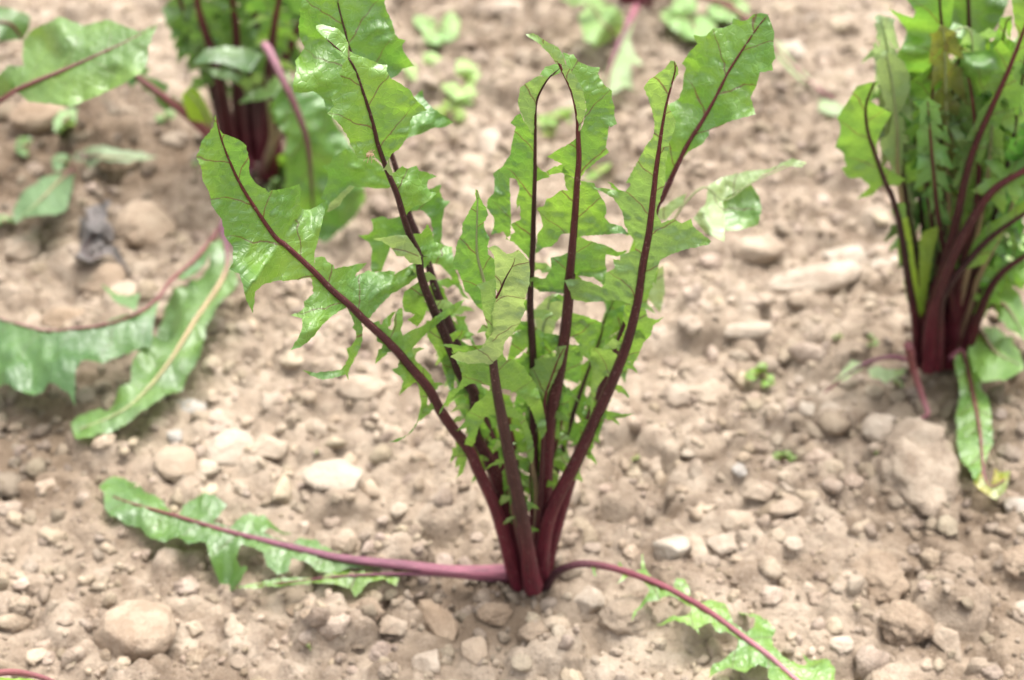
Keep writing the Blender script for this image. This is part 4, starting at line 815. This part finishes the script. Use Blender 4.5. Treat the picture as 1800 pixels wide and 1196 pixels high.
# ------------------------------------------------------------------ plant behind on the other side
bL = on_z(np.array(448.), np.array(300.)); rear = plant('chicory_plant', bL, 'rear plant with dark red stalk bundle, one leaf flopped on stones', 'leafy plants with red stalks')
ly = bL[1]
r = Rib(PX('', (455,300,440,200,430,110)+(420,30)), y=(ly-.01, ly-.02))
for i, (pts, dy, wd, mt) in enumerate([(((412,300),(395,200),(378,110),(350,20),(340,-60)), (-.008, -.03), (10,40,60,50), M_LEAFD), (((428,302),(418,180),(415,60),(400,-60)), (0, -.01), (10,44,60,60), M_LEAFD), (((450,300),(440,180),(450,60),(440,-80)), (.01, .01), (10,44,60,60), M_LEAFD),
                                      (((472,302),(470,180),(480,60),(500,-50)), (-.012, -.03), (6,20,60,70), M_LEAF), (((482,300),(485,160),(520,60),(560,-20)), (.006, 0), (10,40,50,50), M_LEAFD), (((405,296),(385,190),(345,70),(310,-10)), (.01, 0), (10,44,60,40), M_LEAFD), (((445,300),(420,150),(380,60),(372,0)), (.016, .03), (10,44,70,60), M_LEAFD),
                                      (((450,300),(455,170),(470,90),(455,0)), (.014, .04), (10,50,70,60), M_LEAFD)]):
    r = Rib(np.array(pts, float), y=(ly+dy[0], ly+dy[1]))
    leaf(rear, r, [blade(r, auto(r, .42, 1, [x*.8 for x in wd], 6, .22, .07, 110+i), pitch=(10, 30, 40, 20, 30, 25, 10, 35)[i], yaw=(-20, 0, 10, 10, 20, -20, 0, 5)[i], g=8, ruf=.006)] + strands(r, .4, .98, 9, 46, 16, 600+i), mat=mt, rr=(0.0053, 0.0010), rmat=S_MAR if i in (0, 1, 3, 4) else S_DARK, foot=1.35)
r = Rib(PX('', (460,300,478,240,470,170), 'O', (940,330,800,350,600,350,500,390)), y=(ly-.02, ly-.05))
leaf(rear, r, [blade(r, PX('O', (498,392,560,310,680,285,850,300,900,330,965,330,900,450,800,440,700,400,620,385)), pitch=40, g=7), blade(r, PX('O', (530,412,640,425,760,445,870,500,850,565,740,505,640,480)), pitch=-5, g=7, under=.3)], mat=M_LEAFD, rr=(0.0026, 0.0005), rmat=S_GREEN, k=(0, .5))
r = Rib(PX('', (462,300,490,230,500,190), 'O', (1060,530,930,580,775,645)), y=(ly-.02, ly-.05))
leaf(rear, r, [blade(r, PX('O', (768,642,830,580,930,540,1000,470,1080,440,1120,560,1000,600,900,622)), pitch=40, g=7, under=.3)], mat=M_LEAF, rr=(0.0026, 0.0005), rmat=S_GREEN, k=(0, .5))
# arching leaf with the pink bowed rib
r = Rib(PX('', (462,302,440,200,446,110,465,80,495,135,520,190,540,250,548,330,552,400)), y=(ly-.01, ly-.03, ly-.05, ly-.06, ly-.08, ly-.09, ly-.095, ly-.095, ly-.09))
leaf(rear, r, [blade(r, PX('', (500,150,540,140,575,175,590,215,610,245,635,280,642,350,625,380,600,405,572,428,545,415,520,380,500,345,478,315,474,283,500,268,505,240,482,215,470,190)), pitch=25, yaw=8, g=7, ruf=.005, off=.005)], mat=M_LEAF, rr=(0.0027, 0.0006), rmat=S_BOW, tint=(.95, 1, 1.0), k=(.42, 1))
r = Rib(PX('', (440,296,400,262,360,230,325,199,243,136,215,112)), y=(ly-.02, ly-.04))
leaf(rear, r, [blade(r, auto(r, .42, 1.0, (6, 16, 20), 4, .5, .04, 130), pitch=20, g=7)], mat=M_LEAFD, rr=(0.0047, 0.0010), rmat=S_BROWNPINK)
r = Rib(PX('', (430,300,395,270), 'O', (580,740,520,640,450,560)), y=(ly-.02, ly-.045))
leaf(rear, r, [blade(r, PX('O', (415,600,460,545,520,560,565,640,615,740,600,800,560,760,470,740)), pitch=30, g=7)], mat=M_LIME, rr=(0.0017, 0.0004), rmat=S_GREEN)
r = Rib(PX('', (440,300,420,345,392,395), 'X', (1060,330,900,590,780,780,640,940,520,1020,370,1080)), z=(.015, .035, .04, .034, .026, .022, .02, .018, .014))
leaf(rear, r, [blade(r, PX('X', (1060,190,1090,290,1115,400,1030,490,960,600,950,720,850,850,720,960,560,1060,420,1130,360,1142,328,1050,380,990,480,920,610,880,630,780,700,640,740,520,760,440,830,420,850,380,900,370,980,300,990,220)), b=.28, g=6.5, ruf=.005)], mat=M_LEAFD, rr=(0.0020, 0.0006), rmat=S_TAN, tint=(1.3, 1.2, 1.1))
r = Rib(PX('', (435,304,400,380,350,450,300,495), 'X', (740,465,640,540,480,592,350,608,220,618,100,590,0,560,-120,500)), z=(.012, .03, .034, .034, .036, .036, .036, .036, .036, .034, .032, .03))
leaf(rear, r, [blade(r, PX('X', (-120,490,0,548,100,580,220,612,350,602,480,584,560,525,640,545,700,480,745,455,705,600,685,632,560,662,460,712,420,742,350,790,330,862,310,842,220,812,130,838,0,812,-100,760)), b=.5, g=6.5, ruf=.005),
               blade(r, PX('X', (478,428,560,460,665,490,640,560,600,545,540,505)), g=6.5, under=.3, off=-.006), blade(r, PX('X', (830,340,900,280,960,250,990,180,1000,220,960,300,900,350,840,380)), g=6.5)], mat=M_LEAFD, rr=(0.0014, 0.0004), rmat=S_BROWNPINK, tint=(1.1, 1.15, 1.2))
# ------------------------------------------------------------------ far plant, only its foot and low leaves in view
bC = on_z(np.array(1120.), np.array(14.)); far = plant('chicory_plant', bC, 'far plant with thick maroon foot beside a round pale weed leaf', 'leafy plants with red stalks')
fy_ = bC[1]
for i, (pts, dy) in enumerate([(((1105,12),(1085,-60),(1060,-160)), (0, .01)), (((1118,14),(1120,-60),(1130,-170)), (0, 0)), (((1132,12),(1160,-60),(1200,-150)), (0, .01)), (((1125,10),(1145,-80),(1165,-220)), (.012, .03)), (((1110,10),(1100,-80),(1090,-230)), (.012, .04))]):
    r = Rib(np.array(pts, float), y=(fy_+dy[0], fy_+dy[1]))
    leaf(far, r, [blade(r, auto(r, .4, 1, (10, 40, 60, 40), 5, .35, .05, 150+i), pitch=22, g=9)], mat=M_LEAFD, rr=(0.0059, 0.0009), rmat=S_MAR)
r = Rib(PX('', (1118,14), 'Y', (1080,90,1040,170,1000,260,960,380,945,480)), z=(.02, .03, .028, .024, .02, .016))
leaf(far, r, [blade(r, PX('Y', (1110,60,1062,200,1080,250,1135,320,1065,335,1085,440,1010,460,960,500,925,440,960,330,1000,250,1040,150)), g=8, b=.2, under=.9)], mat=M_LEAFP, rr=(0.0026, 0.0010), rmat=S_PINK)
r = Rib(PX('', (1130,10,1180,-20,1250,0,1300,25,1360,82,1410,135,1468,178)), z=(.02, .05, .045, .035, .02, .014, .010))
leaf(far, r, [blade(r, PX('', (1355,70,1375,82,1400,120,1440,150,1420,148,1390,128,1365,100)), g=7, under=.8), blade(r, PX('', (1440,172,1470,180,1490,190,1470,196,1440,190)), g=7, under=.9)], mat=M_LEAFP, rr=(0.0027, 0.0008), rmat=S_BROWNPINK)
# plant standing outside the frame whose big leaf hangs in
bO = on_z(np.array(-230.), np.array(420.)); side = plant('chicory_plant', bO, 'neighbouring plant whose one broad leaf hangs over the big tan brown stone', 'leafy plants with red stalks')
oy = bO[1]
r = Rib(PX('', (-225,415,-190,330,-110,240), 'W', (0,470,100,410,280,335,450,260,600,190,728,122)), y=(oy, oy-.02, oy-.05, oy-.09, oy-.10, oy-.105, oy-.105, oy-.10, oy-.095))
leaf(side, r, [blade(r, PX('W', (736,113,650,150,600,130,500,92,430,110,390,120,330,100,280,78,220,110,150,140,110,190,105,260,112,310,40,305,0,350,-60,420,0,450,60,430,100,445,130,475,220,485,330,500,440,455,560,400,660,345,690,290,692,230)), pitch=35, b=-.08, g=6, ruf=.004), blade(r, PX('W', (-60,360,0,350,60,410,85,430,60,432,0,455,-60,470)), g=6, pitch=10)], mat=M_LEAFD, rr=(0.0026, 0.0002), rmat=S_BROWNPINK, tint=(1.5, 1.3, 1.0), lift=.9)
for i, (pts, dy) in enumerate([(((-230,420),(-260,300),(-330,190)), (0, -.02)), (((-235,420),(-230,280),(-240,120)), (.01, .03)), (((-225,420),(-180,300),(-120,150),(-60,60),(10,40),(40,70)), (.01, .03)), (((-245,420),(-330,380),(-420,320)), (-.01, -.05))]):
    r = Rib(np.array(pts, float), y=(oy+dy[0], oy+dy[1]))
    leaf(side, r, [blade(r, auto(r, .35, 1, (10, 40, 60, 36), 6, .35, .05, 160+i), pitch=22, g=9)], mat=M_LEAFD, rr=(0.0043, 0.0007), rmat=S_MAR)
bF = on_z(np.array(-120.), np.array(1290.)); front = plant('chicory_plant', bF, 'neighbouring plant of which only one low reddish leaf stalk pokes in over pebbly soil', 'leafy plants with red stalks')
r = Rib(PX('', (-120,1285,-60,1205,0,1185,50,1187,100,1204,150,1240)), z=(.006, .05, .055, .05, .04, .025))
leaf(front, r, [blade(r, PX('', (-60,1212,0,1192,50,1193,95,1206,120,1226,40,1215,-40,1230)), g=6)], mat=M_LIME, rr=(0.0022, 0.0008), rmat=S_BROWNPINK)
r = Rib(PX('', (-120,1285,-170,1200,-240,1100)), y=(bF[1], bF[1]-.02))
leaf(front, r, [blade(r, auto(r, .35, 1, (10, 40, 50, 30), 6, .35, .05, 170), pitch=22, g=9)], rr=(0.0034, 0.0006))

# ------------------------------------------------------------------ weeds
def weed(px, py, label, specs, mat, name='weed', group=None, tint=(1, 1, 1), stalk=.0012):
    """specs: (outline, height of the leaf above the soil)"""
    p = on_z(np.array(float(px)), np.array(float(py))); p[2] = float(gh(p[0], p[1]))
    w = plant(name, p, label, group, 'weed')
    for poly, z in specs:
        c = poly.mean(0); far_ = poly[np.argmax(np.linalg.norm(poly-np.array([px, py]), axis=1))]
        r = Rib(np.array([[px, py], (np.array([px, py])+c)/2+np.array([0, -4]), c, c+(far_-c)*.85]), z=(0.002, z*.7, z, z*.8))
        leaf(w, r, [blade(r, poly, b=.12, g=5.5, ruf=.003)], mat=mat, rr=(stalk, .0004), rmat=S_GREEN, tint=tint)
    return w
def blob(cx, cy, rx, ry, seed, k=9):
    r = random.Random(seed); return np.array([(cx+rx*r.uniform(.8, 1.15)*math.cos(t*2*math.pi/k), cy+ry*r.uniform(.8, 1.15)*math.sin(t*2*math.pi/k)) for t in range(k)])
weed(1702, 560, 'weed with broad round green leaves leaning on the dense plant', [(PX('V', (705,485,800,420,880,415,940,500,960,590,880,632,790,622,740,555)), .035), (PX('V', (738,222,860,212,940,280,985,400,975,480,900,425,830,345,760,275)), .055), (PX('V', (775,175,800,80,880,35,980,30,1020,200,940,265,860,212)), .07)], M_LEAFP, tint=(.80, .95, .5), stalk=.0018)
weed(1085, 70, 'pale weed with one large round leaf beside the far maroon foot', [(PX('Y', (798,95,850,30,950,18,1032,50,1042,150,1000,212,900,252,828,200)), .04), (PX('Y', (700,0,780,-30,900,-20,960,0,860,30,760,28)), .05)], M_LEAFP, tint=(.95, .95, .75))
weed(130, 300, 'weed with a folded dark green leaf next to the beige block stone', [(PX('W', (68,1045,62,1000,90,900,160,840,260,810,345,808,332,900,300,1000,200,1012,110,1022)), .03), (PX('W', (240,740,290,708,332,730,312,785,250,792)), .02)], M_GREY, tint=(.5, .75, .45), stalk=.0010)
weed(150, 280, 'greyish long leaved weed lying flat on dark soil', [(PX('W', (352,700,480,672,600,700,740,742,600,758,480,752,400,792,345,790)), .014)], M_GREY, tint=(1.1, 1.1, 1.2))
weed(120, 225, 'pale seedling leaf standing before the large tan brown stone', [(PX('W', (248,560,300,508,362,508,352,592,292,632,250,605)), .03)], M_LEAFP, tint=(1, 1, 1.1))
weed(10, 398, 'pale seedling beside the beige block stone', [(PX('W', (-20,1010,40,1015,75,1040,30,1065,-20,1055)), .012)], M_LEAFP)
def seedling(px, py, sz, label, mat, seed, n=3, tint=(1, 1, 1), group=None):
    r = random.Random(seed); sp = []
    for i in range(n):
        a = r.uniform(0, 6.28); sp.append((blob(px+math.cos(a)*sz*.6, py+math.sin(a)*sz*.5-sz*.2, sz*r.uniform(.4, .6), sz*r.uniform(.3, .45), seed+i), r.uniform(.006, .014)))
    weed(px, py, label, sp, mat, name='seedling', tint=tint, group=group, stalk=.0006)
seedling(1338, 665, 26, 'bright seedling on bare soil between the long slab and the dense plant', M_LIME, 1, 4, (.9, 1, 1.4))
seedling(1376, 812, 20, 'small bright seedling near the pale wedge stone', M_LIME, 2, 3, (.95, 1, 1.4))
seedling(1548, 803, 13, 'tiny green seedling between pale rounded stone and earthy clod', M_LIME, 3, 2, (.85, .95, 1.4))
seedling(1530, 602, 14, 'tiny green seedling behind the withered stalk of the dense plant', M_LEAF, 4, 3)
seedling(1475, 598, 11, 'tiny pale seedling on the soil behind the dense plant\'s pink stalk', M_LEAFP, 5, 2)
seedling(1575, 680, 13, 'tiny seedling at the foot of the dense plant', M_LEAF, 6, 2)
seedling(548, 1138, 9, 'tiny green seedling before the creeping leaves', M_LIME, 7, 2)
seedling(1115, 803, 10, 'tiny seedling beside the slanting red stalk', M_LIME, 8, 2)
seedling(562, 795, 9, 'tiny pale green seedling behind the broad cracked slab', M_LIME, 9, 2)
seedling(293, 215, 20, 'pale seedling beneath the thick slanting stalk', M_LEAFP, 10, 2)
seedling(55, 262, 26, 'dark green seedling in front of the large tan brown stone', M_LEAF, 11, 3, (.8, .9, .9))
seedling(490, 335, 22, 'pale green seedling at the foot of the rear plant', M_LEAFP, 12, 3, (.9, 1, .8))
seedling(345, 300, 16, 'faint green seedling by the rear plant\'s foot', M_LEAF, 13, 3)
seedling(768, 52, 40, 'pale green weed tuft on the far soil by the pale stone', M_LEAFP, 14, 8, (1.2, 1.2, 1.1))
seedling(745, 128, 34, 'pale feathery weed behind the tall leaf with bent tip', M_LEAFP, 15, 9, (1.5, 1.35, 1.3))
seedling(815, 150, 40, 'spreading pale feathery weed on the far bare soil', M_LEAFP, 16, 12, (1.6, 1.45, 1.4))
seedling(790, 205, 28, 'low yellowish weed in front of the feathery weeds', M_LIME, 17, 4, (1, .95, 1.6))
seedling(1215, 40, 46, 'large pale weed tuft behind the broad upright leaf', M_LEAFP, 18, 12, (1.2, 1.2, 1.1))
seedling(1280, 15, 36, 'pale weed tuft crossed by a thin pink stalk', M_LEAFP, 19, 9, (1.2, 1.2, 1.1))
weed(990, 215, 'low bright weed leaf seen between two tall arching leaves', [(PX('E', (410,660,500,640,600,610,690,590,700,650,640,720,560,740,480,710,420,705)), .014)], M_LIME, tint=(.9, .95, 1.6))
weed(995, 235, 'yellowish dry leaf lying under the low bright weed leaf', [(PX('E', (400,730,470,715,560,745,580,770,500,800,420,790)), .006)], M_LIME, name='fallen_leaf', tint=(1.7, 1.3, 4))
weed(1035, 290, 'pale green weed leaf on the soil behind the rolled leaf', [(PX('E', (730,1080,800,1020,900,990,950,970,900,1040,820,1090,760,1110)), .012)], M_LIME, tint=(1, 1, 1.6))
# ------------------------------------------------------------------ dark withered leaf on the stones
p = on_z(np.array(165.), np.array(410.)); wl = plant('withered_leaf', p, 'dark grey shrivelled leaf crumpled between tan stones', None, 'dead leaf')
r = Rib(PX('X', (480,120,430,180,400,230,420,280,480,260)), z=(.012, .022, .024, .02, .016))
leaf(wl, r, [blade(r, PX('X', (310,90,380,60,480,55,530,80,520,140,470,180,490,220,540,230,600,225,590,260,520,250,480,270,430,300,370,300,340,270,345,220,330,180,310,140)), g=5, ruf=.011, b=.2), blade(r, PX('X', (420,100,500,90,540,120,500,180,440,200,400,160)), g=5, ruf=.012, off=-.008)], mat=M_DEAD, rr=(0.0010, 0.0004), rmat=S_DARK)
# ------------------------------------------------------------------ insect on the tall leaf
M_BUG, nt, out = nodes_mat('insect_tan'); pb = N(nt, 'ShaderNodeBsdfPrincipled', i_Roughness=.5); pb.inputs['Base Color'].default_value = (.50, .33, .20, 1)
nz = N(nt, 'ShaderNodeTexNoise', i_Scale=1500.0); L(nt, mixc(nt, nz.outputs[0], (.36, .21, .11), (.62, .45, .30)), pb.inputs['Base Color']); L(nt, pb.outputs[0], out.inputs[0])
P0, _, _ = r2.near(np.array([[647., 278.]])); D = ray(np.array([647.]), np.array([278.])); nn = tilt_n(14, 32)
bp = (CAM + (((P0-CAM)@nn)/(D@nn))[:, None]*D)[0] + nn*.0022
bug = plant('insect', bp, 'tiny tan spider sitting on the tall bent leaf beside its rib', None, 'insect')
ex = AX_R; ey = np.cross(nn, ex); ey /= np.linalg.norm(ey)
v, f = ICO[3]
vb = np.concatenate([v*np.array([.0014, .0010, .0009]) + np.array([-.0006, 0, 0]), v*np.array([.0008, .0007, .0006]) + np.array([.0012, 0, 0])]); fb = np.concatenate([f, f+len(v)])
fr = np.stack([ex, ey, nn], 1)
obj('body', mesh_np('body', vb@fr.T, fb), M_BUG, bug)
for k in range(8):
    s = 1 if k < 4 else -1; a = (k % 4-1.5)*.55
    q = np.array([(.0006, 0, 0), (.0006+.0016*math.sin(a), s*.0016*math.cos(a), .0012), (.0006+.0032*math.sin(a), s*.0031*math.cos(a), -.0016)])
    q = resample(q, 10); n_ = len(q); ang = np.linspace(0, 2*math.pi, 5, endpoint=False)
    V = (q[:, None]+.00013*(np.cos(ang)[None, :, None]*np.array([0, 0, 1.0])+np.sin(ang)[None, :, None]*np.array([math.cos(a), -s*math.sin(a), 0]))).reshape(-1, 3)
    F = [(i*5+j, i*5+(j+1) % 5, (i+1)*5+(j+1) % 5, (i+1)*5+j) for i in range(n_-1) for j in range(5)]
    obj('leg', mesh_np('leg', V@fr.T, np.array(F)), M_BUG, bug)
